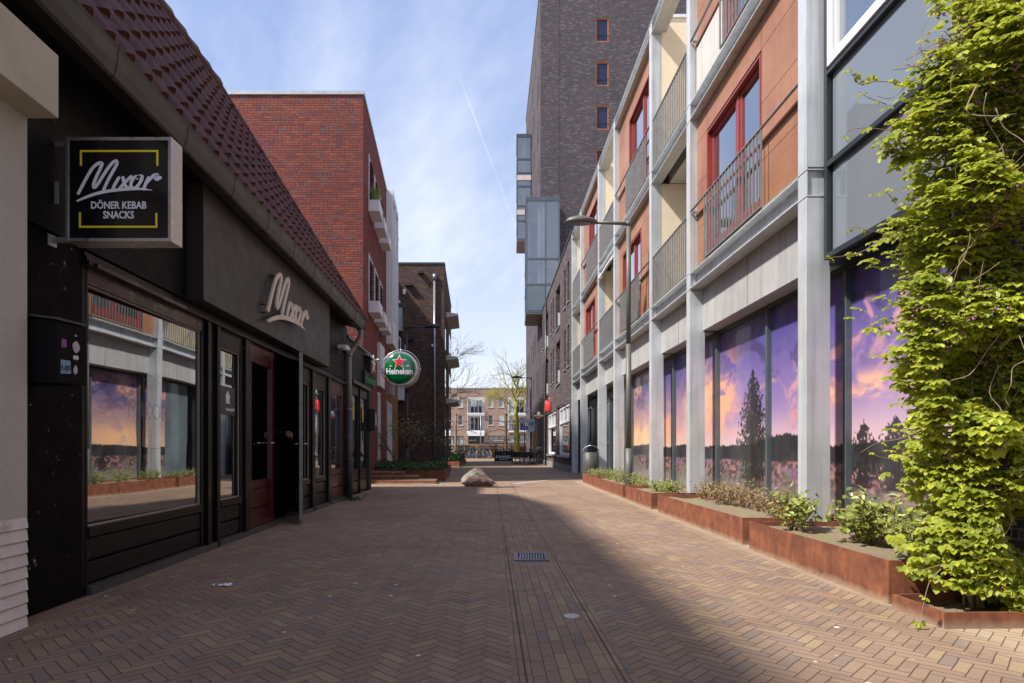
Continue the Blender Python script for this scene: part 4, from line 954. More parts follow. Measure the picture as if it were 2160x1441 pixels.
def filmpane(s0, s1, z0, z1):
    res = .014; nx = max(2, int((s1 - s0) / res)); nz = int((z1 - z0) / res)
    S, Z = np.meshgrid(np.linspace(s0, s1, nx + 1), np.linspace(z0, z1, nz + 1)); X = fr.X0 + fr.a * S - GD
    co = np.stack([X - ab.location.x, S - ab.location.y, Z - ab.location.z], -1).reshape(-1, 3)
    i = np.arange(nx * nz); r_ = i // nx; c_ = i % nx; a = r_ * (nx + 1) + c_
    fs = np.stack([a, a + nx + 1, a + nx + 2, a + 1], -1)
    me = bpy.data.meshes.new('film_pane'); me.vertices.add(len(co)); me.vertices.foreach_set('co', co.ravel()); me.loops.add(fs.size); me.loops.foreach_set('vertex_index', fs.ravel())
    me.polygons.add(len(fs)); me.polygons.foreach_set('loop_start', np.arange(len(fs)) * 4); me.polygons.foreach_set('loop_total', np.full(len(fs), 4)); me.update(); me.validate()
    colr = mural(S, Z).reshape(-1, 3); rgba = np.concatenate([colr, np.ones((len(colr), 1))], 1)
    at_ = me.color_attributes.new('film', 'FLOAT_COLOR', 'POINT'); at_.data.foreach_set('color', rgba.ravel())
    me.materials.append(film); o = bpy.data.objects.new('film_pane', me); col.objects.link(o); o.parent = ab
    return o
mul = [4.2, 6.45, 8.29, 10.15, 12.56, 14.4, 16.30]
for a, c_ in zip(mul[:-1], mul[1:]): filmpane(a + .02, c_ - .02, .10, 2.86)
filmpane(2.9, 4.16, .10, 2.86)
for s_ in mul:
    b = MB(fr); b.box(s_ - .028, s_ + .028, GD - .02, GD + .065, .05, 2.86); b.build('mullion', bluegrey, ab, .003)
b = MB(fr); b.box(2.9, 16.33, GD - .05, GD + .05, 2.861, 2.93); b.box(2.9, 16.33, GD - .05, GD + .05, 0, .099); b.build('window_rail', anthracite, ab)
# plain doors and glazing further along the ground floor
filmpane(16.50, 17.55, .10, 2.86)
b = MB(fr); b.box(17.56, 18.7, GD - .03, GD, .05, 2.86); b.build('glazed_panel', plain('blue_grey_glazing', (.16, .20, .22), .15, .2, .2, 1.5, coat=.6), ab)
b = MB(fr); b.box(17.1, 17.18, GD, GD + .06, 0, 2.93); b.build('mullion', bluegrey, ab)
b = MB(fr); b.box(18.88, 22.44, GD - .12, GD - .06, .05, 2.86); b.box(22.6, 24.87, GD - .12, GD - .06, .05, 2.86); b.box(16.33, 16.4, -1.5, GD, 0, 2.93); b.build('entrance_screen', anthracite, ab)
for s0, s1 in ((19.6, 20.6), (20.7, 21.7), (23.1, 24.2)):
    b = MB(fr); fbox(b, s0, s1, .06, 2.6, GD - .06, GD + .0, .08); b.box(s0 + .08, s1 - .08, GD - .05, GD - .01, 1.15, 1.25)
    for k in range(8): b.box(s0 + .12 + k * .1, s0 + .135 + k * .1, GD - .04, GD - .02, .2, 1.15)
    o = b.build('door', bluegrey, ab); q = MB(fr); q.box(s0 + .08, s1 - .08, GD - .056, GD - .05, .15, 2.5); q.build('pane', win_left, o)
b = MB(fr); b.box(16.33, 25, -1.9, -.9, 2.97, 3.4); b.build('slab', concrete_pale, ab)
# ------------------------------------------------ glazed bay next to the near column
gb = thing('glazed_bay', 'tall dark framed glazed bay hanging between the nearest steel column and the vine', 'window bay', (3.1, 5.2, 2.93))
D0 = -.16; b = MB(fr)
def bar_(s0, s1, z0, z1, d0=D0 - .09, d1=D0): b.box(s0, s1, d0, d1, z0, z1)
bar_(6.275, 6.33, 2.93, 9.6); bar_(4.28, 4.35, 2.93, 9.6)
for z_ in (2.93, 3.86, 6.52, 9.5): bar_(4.35, 6.275, z_, z_ + .055)
bar_(4.35, 6.275, 4.80, 4.84); b.box(4.28, 6.35, -1.0, D0 - .091, 2.93, 2.99)
b.build('frame', anthracite, gb, .004)
b = MB(fr); b.box(4.36, 6.25, D0 - .06, D0 - .052, 3.016, 3.86); b.box(4.36, 6.25, D0 - .06, D0 - .052, 3.946, 4.80); b.build('pane', win_bay, gb)
b = MB(fr); fbox(b, 4.36, 6.25, 4.865, 6.515, D0 - .08, D0 + .012, .09); fbox(b, 4.46, 6.15, 4.96, 6.42, D0 - .07, D0 - .01, .03); o = b.build('casement', whitepaint, gb, .004)
q = MB(fr); q.box(4.49, 6.12, D0 - .05, D0 - .045, 4.99, 6.39); q.build('pane', win_up, o)
q = MB(fr); vs = []; fs = []
for i in range(41): s_ = 4.9 + .7 * i / 40; vs += [fr.P(s_, D0 - .16 + .03 * math.sin(i * .8), 4.9), fr.P(s_, D0 - .16 + .03 * math.sin(i * .8), 6.5)]
for i in range(40): fs.append((2 * i, 2 * i + 2, 2 * i + 3, 2 * i + 1))
q.add(vs, fs); q.build('curtain', curtain, o)
b = MB(fr); b.box(4.36, 6.25, -.95, -.6, 3.0, 9.5); b.box(6.256, 6.33, -.95, D0 - .1, 2.99, 9.5); b.build('backing', plain('bay_sky_tone', (.40, .43, .46), .8, 0, .06, 2.), gb)  # pale backing colour stands in for sky mirrored in the panes
b = MB(fr); b.box(4.36, 6.25, D0 - .06, D0 - .052, 6.61, 9.49); b.build('pane', win_up, gb)
b = MB(fr); b.box(2.9, 6.36, -1.2, -CD - .02, 2.895, 2.925); tag(b.build('soffit', anthracite, gb))
# ------------------------------------------------ near dark brick house behind the vine
nh = thing('brick_house', 'dark brick house wall behind the climbing vine at the right edge', 'building', (3.3, 2, 0))
b = MB(fr); b.box(-6, 2.9, -.35, -.02, 0, 9.5); b.box(2.9, 4.26, -.35, -.02, 2.95, 9.5); b.box(2.9, 4.26, -.35, -.02, 0, 2.94)
b.build('wall', nearbrick, nh)
b = MB(); b.tube([(3.0, 4.12, .05), (3.0, 4.12, 7)], .05, 10); b.build('downpipe', pipemat, nh)

# ================================================================== LOWER BRICK BLOCK WITH SHOP
lb = thing('shop_building', 'three storey purple brown brick building with slit windows above white framed shop windows', 'building', (2.2, 33, 0))
b = MB(fr); zt = 9.82
openings = []   # s0,s1,z0,z1
gw = [(25.9, 30.0), (31.4, 35.8)]
for z0, z1 in ((4.5, 6.25), (7.25, 8.95)):
    for s0, s1 in ((26.0, 26.55), (27.2, 27.75), (29.5, 31.3), (32.4, 32.9), (33.5, 34.0), (35.6, 37.2), (38.3, 38.8), (39.6, 40.1)): openings.append((s0, s1, z0 - (.35 if s1 - s0 > 1 else 0), z1))
for s0, s1 in gw: openings.append((s0, s1, .68, 2.95))
def wallwith(b, s0, s1, z0, z1, ops, d0, d1, fr_=None):
    """brick wall with openings: column strips, then the pieces between the holes"""
    xs = sorted({s0, s1} | {v for o in ops for v in o[:2] if s0 < v < s1})
    for a, c_ in zip(xs[:-1], xs[1:]):
        hs = sorted([(o[2], o[3]) for o in ops if o[0] <= a + 1e-6 and o[1] >= c_ - 1e-6]); z_ = z0
        for h0_, h1_ in hs:
            if h0_ > z_ + 1e-6: b.box(a, c_, d0, d1, z_, h0_, fr_)
            z_ = max(z_, h1_)
        if z_ < z1: b.box(a, c_, d0, d1, z_, z1, fr_)
wallwith(b, 25.06, 41.0, 0, zt, openings, -.45, -.02); b.box(25.06, 41, -9, -.451, 0, zt - .3); b.box(25.06, 25.1, -9, -.45, 0, zt)
b.build('wall', darkbrick, lb)
b = MB(fr); b.box(25.05, 41.0, -.5, .02, zt + .001, zt + .06); b.build('coping', anthracite, lb)
for s0, s1, z0, z1 in openings:
    if z0 < 1: continue
    b = MB(fr); b.box(s0, s1, -.40, -.34, z0, z1); o = b.build('window', win_up if False else plain('slit_window_%d' % (int(s0 * 10 + z0)), (.03, .035, .045), .15, 0, .1, 2., coat=.5), lb)
    q = MB(fr); q.box(s0 - .03, s1 + .03, -.3, .035, z0 - .05, z0 - .001); q.build('sill', zinc, o)
    if s1 - s0 > 1: q = MB(fr); q.box(s0 + .03, s0 + .10, -.38, .06, z0 + .02, z0 + .6); q.build('balcony_board', whitepaint, o)
for s0, s1 in gw:
    b = MB(fr); m_ = (s0 + s1) / 2; zc = 2.14; d0, d1 = -.16, -.06
    fbox(b, s0, s1, .68, 2.95, d0, d1, .12); b.box(s0 + .12, s1 - .12, d0, d1 + .02, zc, zc + .1)
    for k in (1, 2): s_ = s0 + (s1 - s0) * k / 3; b.box(s_ - .06, s_ + .06, d0, d1 - .01, zc + .1, 2.83)
    o = b.build('shop_window', whitepaint, lb, .01)
    q = MB(fr); q.box(s0 + .1, s1 - .1, d0 + .02, d0 + .03, .78, 2.85); q.build('pane', win_left, o)
    q = MB(fr); q.box(s0 - .05, s1 + .05, -.1, .08, .60, .679); q.build('sill', zinc, o)
    q = MB(fr); n2 = 40; vs = []; fs = []
    for i in range(n2 + 1): s_ = s0 + .2 + (s1 - s0 - .4) * i / n2; dd = -.3 + .05 * math.sin(i * 1.3); vs += [fr.P(s_, dd, .75), fr.P(s_, dd, 2.1)]
    for i in range(n2): fs.append((2 * i, 2 * i + 2, 2 * i + 3, 2 * i + 1))
    q.add(vs, fs); q.build('curtain', plain('blue_curtain%d' % s0, (.06, .16, .24), .8, 0, .3, 4.), o)
b = MB(fr); b.box(25.2, 41, -.02, .02, 0, .30); b.build('plinth', plain('stone_plinth', (.22, .21, .20), .8, 0, .2, 3.), lb)
b = MB(fr); b.tube([fr.P(36.3, .06, 0), fr.P(36.3, .06, 9.7)], .06, 8); b.tube([fr.P(25.12, .05, .3), fr.P(25.12, .05, 3.0)], .02, 6); b.build('downpipe', anthracite, lb)
for c_ in (26.2, 31.6): 
    b = MB(fr); b.tube([fr.P(c_, 0, 2.7), fr.P(c_, .3, 2.9), fr.P(c_, .42, 2.75)], .02, 6); b.tube([fr.P(c_, .42, 2.78), fr.P(c_, .42, 2.66)], .05, 8); b.build('wall_lamp', blackmat, lb)
nsr = MB(fr)
for pts in ([(0, 0), (.25, .62), (.5, .05), (.8, .60), (1.05, 0)], [(1.2, .4), (1.25, .05), (1.5, .05), (1.6, .4)], [(1.8, 0), (1.9, .42), (2.1, .05), (2.3, .44), (2.4, 0)], [(2.6, .0), (2.65, .6)]):
    cp = catmull([fr.P(36.0 - u, .10, 3.12 + v) for u, v in pts], 5); nsr.tube(cp, .04, 6)
tag(nsr.build('neon_sign', emis('red_neon', (.75, .03, .03), .25)), 'red script neon sign above the white framed shop windows', 'sign')
# ================================================================== TOWER
tw = thing('tower_block', 'tall purple brick apartment tower with orange framed windows and steel glazed bays', 'building', (6, 46, 0))
TY = 41.0; TX = fr.P(TY, 0, 0).x; ZT = 31.9
WIN = []
for zt_ in (29.64, 26.72, 23.80, 20.88, 17.96, 15.04): WIN.append((5.58, 6.43, zt_ - 1.58, zt_)); WIN.append((10.85, 11.7, zt_ - 1.58, zt_))
b = MB()
def frontwall(b, x0, x1, z0, z1, ops, y0, y1):
    xs = sorted({x0, x1} | {v for o in ops for v in o[:2] if x0 < v < x1})
    for a, c_ in zip(xs[:-1], xs[1:]):
        hs = sorted([(o[2], o[3]) for o in ops if o[0] <= a + 1e-6 and o[1] >= c_ - 1e-6]); z_ = z0
        for h0_, h1_ in hs:
            if h0_ > z_ + 1e-6: b.box(y0, y1, a, c_, z_, h0_)
            z_ = max(z_, h1_)
        if z_ < z1: b.box(y0, y1, a, c_, z_, z1)
frontwall(b, TX + .02, 3.17, 9.0, ZT + .2, [], TY, TY + .4); frontwall(b, 3.19, 18., 9.0, ZT + .2, WIN, TY, TY + .4); b.build('front_wall', towerbrick, tw)
b = MB(fr); ops = []; rr = random.Random(5)
for fl in range(10):
    z0 = 1.2 + fl * 2.92; s_ = 42.3 + rr.uniform(0, .6)
    while s_ < 57.5:
        ops.append((s_, s_ + .42, z0 + .6, z0 + 2.3)); s_ += rr.choice((1.1, 1.7, 2.6, 3.1))
wallwith(b, TY + .4, 58.3, 0, ZT, ops, -.4, -.01); b.box(58.0, 58.3, -16, -.4, 0, ZT); b.box(41.4, 58, -16, -.6, ZT - .2, ZT - .1); b.box(41, 41.4, -.4, -.01, 0, 9.0); b.build('side_wall', towerbrick, tw)
b = MB(fr); b.box(41.5, 58, -.9, -.6, 0, ZT); b.box(41.5, 41.6, -16, -.9, 0, ZT); b.build('lining', blackmat, tw)
b = MB(); b.box(TY - .03, TY + .5, TX - .02, 18.1, ZT + .2, ZT + .3); b.build('coping', zinc, tw)
b = MB(fr); b.box(41.5, 58.4, -.5, .04, ZT + .0, ZT + .08); b.build('coping', zinc, tw)
for x0, x1, z0, z1 in WIN:
    b = MB(); y = TY + .16
    for a, c_, e_, f_ in ((x0, x0 + .07, z0, z1), (x1 - .07, x1, z0, z1), (x0 + .07, x1 - .07, z0, z0 + .07), (x0 + .07, x1 - .07, z1 - .07, z1)): b.box(y - .12, y, a, c_, e_, f_)
    o = b.build('window', orangewin, tw); q = MB(); q.box(y - .05, y - .04, x0 + .06, x1 - .06, z0 + .06, z1 - .06); q.build('pane', win_flat, o)
    q = MB(); q.box(y - .15, y - .13, x0 + .02, x1 - .02, z0 + .42, z0 + .45); q.build('rail', anthracite, o)
    q = MB(); q.box(y + .02, y + .04, x0, x1, z0, z1); q.build('backing', plain('room_dark%d' % int(z0 * 10 + x0), (.03, .035, .05), .8), o)
# glazed bays on the tower
def bay(name, lab, x0, x1, y0, y1, z0, z1, levels, vert, slab=True):
    t_ = thing(name, lab, 'window bay', ((x0 + x1) / 2, y0, z0)); b = MB(); w_ = .10
    def bx_(a, c_, e_, f_, g0, g1): b.box(e_, f_, a, c_, g0, g1)
    for x_ in [x0] + vert + [x1 - w_]: bx_(x_, x_ + w_, y0, y0 + .1, z0, z1)
    for y_ in (y1 - .12, (y0 + y1) / 2): bx_(x0, x0 + w_, y_, y_ + .1, z0, z1)
    for z_ in levels: bx_(x0 + .001, x1 - .001, y0 - .02, y0 + .08, z_, z_ + .13); bx_(x0 - .02, x0 + .08, y0 + .081, y1, z_, z_ + .13)
    b.build('frame', baygrey, t_)
    b = MB(); b.box(y0 + .04, y0 + .05, x0 + .06, x1 - .02, z0 + .12, z1 - .02); b.box(y0 + .06, y1, x0 + .03, x0 + .04, z0 + .12, z1 - .02); b.build('pane', win_tower, t_)
    b = MB(); b.box(y0 - .03, y1 + .0, x0 - .03, x1, z1, z1 + .12); b.build('cap', baygrey, t_); b = MB(); b.box(y0, y1, x0 + .0, x1, z0 - .08, z0 - .001); b.build('underside', plain(name + '_soffit', (.30, .27, .24), .7), t_)
    b = MB()
    for z_ in levels[1:-1]: b.box(y0 + .12, y1, x0 + .12, x1 - .05, z_ - .10, z_ + .18)
    b.box(y0 + .6, y0 + .75, x0 + (x1 - x0) * .50, x0 + (x1 - x0) * .50 + .12, z0 + .3, z1 - .1); b.box(y0 + 1.4, y0 + 1.5, x0 + (x1 - x0) * .36, x0 + (x1 - x0) * .36 + .28, z0 + .3, z1 - .1); b.box(y1 - .6, y1 - .5, x0 + .15, x0 + .4, z0 + .3, z1 - .1)
    b.build('interior', plain(name + '_inner' + str(int(z1)), (.66, .68, .68), .9, 0, .1, 1.), t_); b = MB(); b.box(y1 - .3, y1 - .2, x0 + .1, x1, z0 + .2, z1 - .15); b.build('room_backing', plain(name + '_backing', (.16, .20, .26), .9), t_)
    return t_
b1 = bay('corner_bay', 'two storey grey glazed corner bay jutting from the tower above the lower brick roof', .90, 3.07, 39.5, 43.4, 9.70, 17.0, [9.70, 11.45, 13.1, 16.87], [2.12])
b = MB(); b.box(39.47, 39.53, 1.02, 2.1, 9.84, 11.4); b.build('spandrel', plain('spandrel_grey', (.14, .17, .19), .35, .2, .08, 2.), b1)
b = MB(); b.box(39.9, 39.92, 2.25, 3.0, 13.3, 14.2); 
b2 = bay('stacked_bay', 'stack of narrow glazed bays with pink bands higher up the tower side', .39, 1.58, 50.0, 53.2, 17.9, 26.4, [17.9, 19.4, 20.6, 22.2, 23.3, 24.4, 26.27], [])
for z_ in (19.55, 22.35): b = MB(); b.box(49.96, 50.01, .4, 1.55, z_ + .4, z_ + .8); b.build('band', plain('pink_band%d' % z_, (.62, .52, .50), .6), b2)

# ================================================================== RED BRICK HOUSE
fr = BF
rh = thing('red_brick_house', 'three storey red brick building with white window frames and box sills beyond the pub', 'building', (-4.5, 19, 0))
S0, S1, ZR = 17.2, 23.65, 10.87
ops = []
for k in range(3):
    s_ = 18.30 + 1.42 * k
    for z0, z1 in ((5.28, 6.83), (8.29, 9.77)): ops.append((s_ + .06, s_ + 1.14, z0, z1))
ops.append((20.75, 21.6, 0, 2.9))
b = MB(fr); wallwith(b, S0 + .3, S1, 0, ZR, ops, -.4, 0)
b.box(S0, S0 + .3, -14, 0, 0, ZR)
b.build('wall', redbrick, rh)
b = MB(fr); wallwith(b, S1, 29.2, 0, ZR - .02, [(24.0, 26.4, 0, 2.87)], -.4, -.004); b.box(29.0, 29.2, -14, -.4, 0, ZR - .02); b.build('ochre_wall', yellowbrick, rh)
b = MB(fr); b.box(S0 - .03, S0 + .35, -14, .03, ZR + .001, ZR + .10); b.box(S0 + .35, 29.3, -.45, .03, ZR + .001, ZR + .10); b.box(S0 + .3, 29, -13.9, -.4, ZR - .5, ZR - .4); b.build('coping', zinc, rh)
b = MB(fr); b.box(S0 + .4, 29, -13.8, -.6, 0, ZR - .5); b.build('interior', interior, rh)
for k in range(3):
    s_ = 18.30 + 1.42 * k
    for z0, z1 in ((5.28, 6.83), (8.29, 9.77)):
        b = MB(fr); fbox(b, s_ + .06, s_ + 1.14, z0, z1, -.14, .01, .05); b.box(s_ + .06, s_ + .10, .0101, .03, z0, z1)
        o = b.build('window', whitepaint, rh); q = MB(fr); q.box(s_ + .1, s_ + 1.1, -.1, -.09, z0 + .04, z1 - .04); q.build('pane', win_up, o)
        q = MB(fr)
        for i in range(13): q.prism([(-.02, z0 + .06 + i * .108), (.05, z0 + .0 + i * .108 + .04), (.05, z0 + .055 + i * .108), (-.02, z0 + .12 + i * .108)], s_ + .3, s_ + 1.0)
        q.build('louvre', plain('louvre_wood%d%d' % (k, int(z0)), (.06, .018, .016), .5), o)
        q = MB(fr); q.box(s_ + .0, s_ + .92, .0, .34, z0 - .24, z0 + .10); q.build('sill_box', whitepaint, o, .01)
b = MB(fr); fbox(b, 20.75, 21.6, .02, 2.9, -.15, .01, .06); b.box(21.15, 21.21, -.1, 0, .08, 2.84); o = b.build('door', whitepaint, rh); q = MB(fr); q.box(20.8, 21.55, -.12, -.11, .1, 2.7); q.build('pane', win_left, o)
b = MB(fr); b.box(20.6, 22.0, .0, .11, 3.1, 4.55); b.build('white_board', whitepaint, rh)
b = MB(fr); fbox(b, 24.0, 26.4, .02, 2.87, -.15, -.02, .08)
for s_ in (24.6, 25.2, 25.8): b.box(s_ - .06, s_ + .06, -.14, -.02, .1, 2.79)
o = b.build('door', whitepaint, rh); q = MB(fr); q.box(24.05, 26.35, -.12, -.11, .1, 2.7); q.build('pane', win_left, o)
b = MB(fr); b.box(24.7, 25.3, .0, .17, 3.15, 4.1); b.build('vent_box', zinc, rh)
# tall white framed projecting bay
b = MB(fr); b.box(23.65, 23.85, -.05, .26, 5.02, 10.94); b.box(23.85, 26.05, .22, .26, 5.02, 5.95); b.box(26.05, 26.23, -.05, .26, 5.02, 10.94); b.box(23.85, 26.05, -.05, .26, 10.67, 10.94); b.box(23.85, 26.05, -.05, .22, 5.02, 5.1); b.box(24.85, 25.05, .17, .26, 5.95, 10.67)
o = b.build('projecting_frame', whitepaint, rh, .01); q = MB(fr); q.box(23.85, 26.05, .11, .13, 5.95, 10.67); q.build('pane', win_tower, o)
# potted grass in a sill box
pot = MB(); base = BF.P(18.6, .17, 8.39)
for i in range(90):
    a = rnd.uniform(0, 6.28); l_ = rnd.uniform(.25, .5); dr_ = Vector((math.cos(a), math.sin(a), 0)) * rnd.uniform(.05, .3); s0 = base + Vector((rnd.uniform(-.08, .08), rnd.uniform(-.2, .3), 0)); m_ = s0 + dr_ * .5 + Vector((0, 0, l_)); e_ = s0 + dr_ * 1.2 + Vector((0, 0, l_ * .8))
    n_ = Vector((-dr_.y, dr_.x, 0)).normalized() * .012; pot.add([s0 - n_, s0 + n_, m_ + n_, m_ - n_, e_], [(0, 1, 2, 3), (3, 2, 4)])
tag(pot.build('potted_grass', sageleaf), 'arching green grass plant growing in the upper white sill box', 'plant')

# ================================================================== BROWN BRICK HOUSE
bh = thing('brown_brick_house', 'four storey dark brown brick building with a tall pale vent pipe and side balconies', 'building', (-5.5, 38, 0))
BY = 36.0; bX1 = px(937, 900, BY).x; zr = px(937, 558, BY).z
b = MB(); b.box(BY, BY + .4, -16, bX1, 0, zr)
aB = (999 - 1080) / 1300; HF = F(bX1 - aB * BY, aB, 1)
b.box(BY + .4, 47.0, -.4, 0, 0, zr, HF); b.build('wall', brownbrick, bh)
b = MB(); b.box(32, BY - .001, -16, -7.5, 0, zr + .1); b.build('unseen_shade_wing', brownbrick, bh)  # unseen block added to cast shade on the lower front wall
b = MB(); b.box(BY - .04, BY + .45, -16.02, bX1 + .03, zr, zr + .12); b.box(BY + .45, 47.05, -.4, .03, zr, zr + .12, HF); b.build('coping', anthracite, bh)
b = MB(); x_ = px(917, 0, BY).x; b.tube([(x_, BY - .08, .1), (x_, BY - .08, px(0, 592, BY).z)], .07, 12); b.lathe([(.11, 0), (.11, .35), (.07, .36)], (x_, BY - .08, px(0, 592, BY).z), n=12)
for z_ in (2.2, 4.6, 7.4): b.tube([(x_, BY - .08, z_), (x_, BY - .08, z_ + .1)], .085, 12)
b.build('vent_pipe', plain('pale_pipe', (.25, .27, .30), .35, .5, .1, 4.), bh)
for (x, y, w_, h_, m_, nm) in ((863, 602, .45, .14, blackmat, 'vent_cowl'), (888, 576, .3, .14, blackmat, 'vent_cowl'), (866, 716, .4, .18, blackmat, 'vent_cowl')):
    q = px(x, y, BY); b = MB(); b.box(BY - .25, BY - .001, q.x - w_ / 2, q.x + w_ / 2, q.z - h_ / 2, q.z + h_ / 2); b.build(nm, m_, bh)
for (x, y, w_, h_) in ((853, 616, .16, .28), (841, 637, .2, .14), (856, 733, .12, .26), (913, 729, .14, .14)):
    q = px(x, y, BY); b = MB(); b.box(BY - .1, BY - .001, q.x - w_ / 2, q.x + w_ / 2, q.z - h_ / 2, q.z + h_ / 2); b.build('wall_fitting', whitepaint, bh, .01)
q0, q1 = px(840, 700, BY), px(850, 652, BY); b = MB(); b.box(BY - .35, BY, q0.x, q1.x, q0.z, q1.z); b.build('flue_cabinet', zinc, bh)
q0 = px(842, 712, BY); b = MB(); b.tube(catmull([(q0.x, BY - .2, q0.z), (q0.x + .1, BY - .2, q0.z - .3), (q0.x + .1, BY - .2, q0.z - 2)], 6), .06, 8); b.build('flue_pipe', zinc, bh)
q0, q1 = px(838, 845, BY), px(850, 815, BY); b = MB(); b.box(BY - .5, BY, q0.x, q1.x + .1, q0.z, q1.z); b.build('porch_roof', whitepaint, bh)
for yb in (672, 762, 852):
    zb = px(0, yb, 38.8).z; b = MB(HF); b.prism([(0, zb), (0, zb + .32), (.75, zb + .22), (.75, zb + .10)], 38.4, 42.5); o = b.build('balcony', concrete_pale, bh)
    q = MB(HF); q.box(38.5, 42.4, .68, .70, zb + .25, zb + 1.25); q.build('glass_screen', win_up, o)
b = MB(HF)
for z_ in (1.2, 4.2, 7.0): b.box(37.0, 38.0, .0, .004, z_, z_ + 1.6); b.box(43, 46, .0, .004, z_, z_ + 2)
b.build('side_windows', win_up, bh)
q = px(1, 640, BY); b = MB(); b.box(BY + 3, BY + 3.6, -6.2, -5.6, zr, zr + .35); b.build('roof_vent', blackmat, bh)
b = MB(); b.box(BY - .8, BY - .75, -7.2, -6.6, 0, 4.5); b.build('dark_gate', blackmat, bh)

# ================================================================== FAR BRICK FLATS ACROSS THE SQUARE
FY = 97.; fb = thing('brick_flats', 'pinkish brick flats with white framed balconies across the square', 'building', (0, 97, 0))
X_ = lambda x: (x - 1080) / 1300 * FY
Zf = lambda y: 1 + (946 - y) / 1300 * FY
ops = [(X_(985.5), X_(1022.5), Zf(875), Zf(838)), (X_(985.5), X_(1022.5), Zf(912), Zf(876)), (X_(987), X_(1021), 0, Zf(918)), (X_(1072), X_(1112), Zf(875), Zf(838)), (X_(1072), X_(1112), Zf(912), Zf(876))]
wn = []
for x in (943, 966, 1030, 1052.5): wn += [(X_(x), X_(x + 10), Zf(859), Zf(838.5)), (X_(x), X_(x + 10), Zf(897), Zf(875.5))]
gn = [(X_(946), X_(978), Zf(938), Zf(920)), (X_(1030), X_(1065), Zf(928), Zf(919)), (X_(1073), X_(1108), Zf(932), Zf(917))]
b = MB(); frontwall(b, -40, 24, 0, 10.4, ops + wn + gn, FY, FY + .5); b.build('wall', pinkbrick, fb)
b = MB(); b.box(FY - .05, FY + .6, -40, 24, 10.4, 10.55); b.build('coping', zinc, fb)
for x0, x1, z0, z1 in ops[:2] + ops[3:]:
    b = MB(); b.box(FY - .3, FY + 1.4, x0 + .01, x1 - .01, z0 + .0, z0 + .28); b.box(FY + 1.3, FY + 1.4, x0 + .01, x1 - .01, z0 + .28, z1); b.box(FY, FY + 1.3, x0 + .01, x0 + .1, z0 + .28, z1 - .02); b.build('balcony', whitepaint, fb)
    b = MB(); n_ = 3
    for i in range(n_): a = x0 + .5 + (x1 - x0 - .9) * i / n_; b.box(FY + 1.26, FY + 1.29, a, a + (x1 - x0 - .9) / n_ - .15, z0 + .4, z1 - .35)
    b.build('balcony_glass', win_up, fb)
    b = MB(); b.box(FY - .28, FY - .25, x0 + .02, x1 - .02, z0 + 1.2, z0 + 1.25)
    for i in range(16): a = x0 + .1 + (x1 - x0 - .2) * i / 15; b.box(FY - .28, FY - .26, a, a + .02, z0 + .3, z0 + 1.2)
    b.build('balcony_rail', anthracite, fb)
for x0, x1, z0, z1 in wn + gn:
    b = MB()
    for a, c_, e_, f_ in ((x0, x0 + .06, z0, z1), (x1 - .06, x1, z0, z1), (x0 + .06, x1 - .06, z0, z0 + .06), (x0 + .06, x1 - .06, z1 - .06, z1)): b.box(FY + .1, FY + .18, a, c_, e_, f_)
    if x1 - x0 > 1: 
        for k in (1, 2): b.box(FY + .1, FY + .18, x0 + (x1 - x0) * k / 3 - .05, x0 + (x1 - x0) * k / 3 + .05, z0, z1)
    o = b.build('window', whitepaint if x1 - x0 < 1 else anthracite, fb)
    q = MB(); q.box(FY + .19, FY + .2, x0, x1, z0, z1); q.build('pane', win_up if z0 < 5 and x1 - x0 < 1 else plain('far_blind%d' % int(x0 * 9 + z0), (.34, .38, .38), .4), o)
    q = MB(); q.box(FY - .08, FY + .1, x0 - .1, x1 + .1, z0 - .1, z0 - .001); q.build('sill', concrete_pale, o)
b = MB(); x0, x1 = ops[2][0], ops[2][1]; b.box(FY + .6, FY + .7, x0, x1, 0, 3); b.build('entrance', plain('entrance_dark', (.05, .07, .07), .2, coat=.5), fb)
b = MB(); b.box(FY - .5, FY, x0 - .1, x1 + .1, Zf(918), Zf(912)); b.build('canopy', whitepaint, fb)

